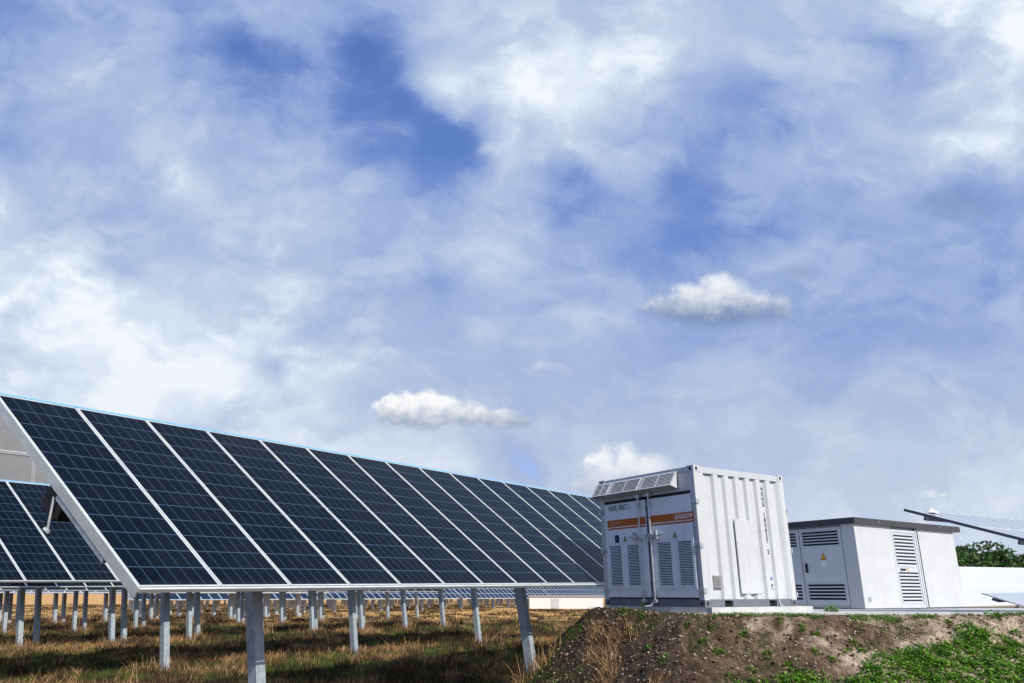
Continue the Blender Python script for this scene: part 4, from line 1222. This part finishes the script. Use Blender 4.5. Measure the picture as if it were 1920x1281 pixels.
def leaf_arr(cx, cy, n, rad, h, ls, g=rng, zoff=0.0):
    """bent leaves (two triangles sharing an edge would be one island: use quads) around one plant"""
    a = g.uniform(0, 6.28, n); q = np.sqrt(g.random(n)); hh = h * g.random(n) * (1.15 - q * .6)
    X = cx + rad * q * np.cos(a); Y = cy + rad * q * np.sin(a)
    Z = ground_z(X, Y, True) + hh + zoff
    d = np.stack([np.cos(a), np.sin(a), g.uniform(-.3, .9, n)], -1); d /= np.linalg.norm(d, axis=1)[:, None]
    sd_ = np.stack([-np.sin(a), np.cos(a), g.uniform(-.4, .4, n)], -1)
    s = ls * g.uniform(.5, 1.3, n)[:, None]; c = np.stack([X, Y, Z], -1)
    return np.stack([c - d * s * .6, c + sd_ * s * .42, c + d * s, c - sd_ * s * .42], 1)

def quads_obj(name, vv, m, parent=None, loc=(0, 0, 0)):
    vv = vv - np.array(loc); n = len(vv)
    me = bpy.data.meshes.new(name); me.vertices.add(n * 4); me.vertices.foreach_set('co', vv.reshape(-1).astype(np.float32))
    me.loops.add(n * 4); me.loops.foreach_set('vertex_index', np.arange(n * 4, dtype=np.int32)); me.polygons.add(n); me.polygons.foreach_set('loop_start', np.arange(0, n * 4, 4, dtype=np.int32)); me.update(); me.materials.append(m)
    return link(name, me, parent, loc)

def at_bank(px, py):
    """where the view line through a picture point meets the bank (used only to plan plant spots)"""
    d = A3((px - 850) / 1400, CP + (py - 713) / 1400 * SP, SP - (py - 713) / 1400 * CP)
    lo = 6.0
    for k in range(900):
        t = lo + k * .02; p = d * t
        if p[2] < float(ground_z(p[0], p[1], False)): return p
    return d * 14

# leafy ground cover at the foot of the bank and on its crest
x = rng.uniform(2.4, 12.5, 20000); y = rng.uniform(9.3, 12.6, 20000)
sdv = plateau_sd(x, y); edge_ = np.maximum(1.22 - 0.13 * (x - 4.5), .80) + 1.15 * fbm(x * .9, y * .9, 4, 77)
k = (sdv > edge_) & (x > 3.9 + .8 * (12.6 - y) * .2)
cov = [leaf_arr(a, b, 13, .08, .07, .033) for a, b in zip(x[k][:9000], y[k][:12000])]
x = rng.uniform(4.3, 12, 1500); yl = np.interp(x, [4.0, 6.2, 9.4, 12], [13.1, 12.55, 12.5, 12.5]) - rng.uniform(-.02, .14, 1500)
k = fbm(x * 1.6, x * 0, 2, 5) > -.12
cov += [leaf_arr(a, b, 8, .05, .045, .018) for a, b in zip(x[k], yl[k])]
tag(quads_obj('ground_cover', np.concatenate(cov), M['weed']), 'low bright green ground cover at the foot and rim of the bank', 'ground cover', kind='stuff')
x = rng.uniform(1.2, 12, 11000); y = rng.uniform(9.4, 16.5, 11000)
k = (plateau_sd(x, y) > -.02) & (bank_mask(x, y) > .05) & (fbm(x * 1.4, y * 1.4, 3, 91) > np.where(x < 4.2, -.06, .02))
tri_mesh('bank_grass', blades(x[k], y[k], 14, .02, .09, .0035, .04, .7), M['grass'], 'thin olive grass sprouting on the earth bank')

x = rng.uniform(.6, 4.6, 5200); y = rng.uniform(10.5, 16.5, 5200)
k = (plateau_sd(x, y) > .35) & (bank_mask(x, y) > .02) & (fbm(x * 1.1, y * 1.1, 3, 19) > -.02 + .10 * (x - 1.5))
tri_mesh('flank_straw', blades(x[k], y[k], 12, .04, .20, .005, .06, 1.0), M['straw'], 'dry straw on the left flank of the earth bank', 'straw')


def weed(px, py, n, rad, h, ls, label, group=None):
    p = at_bank(px, py); z = float(ground_z(p[0], p[1]))
    loc = (float(p[0]), float(p[1]), z)
    tag(quads_obj('weed', leaf_arr(p[0], p[1], n, rad, h, ls), M['weed'], None, loc), label, 'weed', group)

weed(1560, 1150, 260, .13, .16, .035, 'bushy bright green weed on the bank rim in front of the kiosk doors')
weed(1312, 1146, 110, .10, .06, .028, 'low green weed below the near corner of the container')
weed(1345, 1147, 60, .05, .07, .022, 'thin green weed in front of the left fork pocket of the container')
weed(1208, 1139, 120, .08, .17, .022, 'tall thin weed in front of the container door bars')
weed(1168, 1138, 110, .10, .10, .022, 'thin weed in front of the left container door')
weed(1862, 1154, 150, .13, .08, .030, 'green weed on the bank rim under the low strut table')
GW = 'small weeds on the bank slope'
for (px, py, s) in [(1350, 1225, 1.5), (1318, 1205, 1.0), (1395, 1192, 1.1), (1505, 1180, .9), (1530, 1190, .9), (1560, 1240, .8), (1590, 1228, 1.1), (1618, 1226, 1.1), (1600, 1200, .9), (1725, 1215, .9),
                    (1780, 1140 + 30, .8), (1840, 1200, 1.0), (1865, 1230, 1.2), (1905, 1190, 1.1), (1700, 1252, 1.3), (1640, 1258, 1.2), (1245, 1245, 1.2), (1440, 1235, .9), (1410, 1262, 1.2), (1290, 1175, .8),
                    (1180, 1190, 1.0), (1205, 1160, .9), (1215, 1215, .9), (1465, 1170, .7), (1335, 1180, .8), (1340, 1165, .7), (1660, 1190, .7), (1530, 1225, .8), (1750, 1240, 1.1), (1480, 1250, 1.1)]:
    weed(px, py, int(85 * s), .065 * s, .045 * s, .026, 'small leafy green weed growing on the brown slope of the bank', GW)
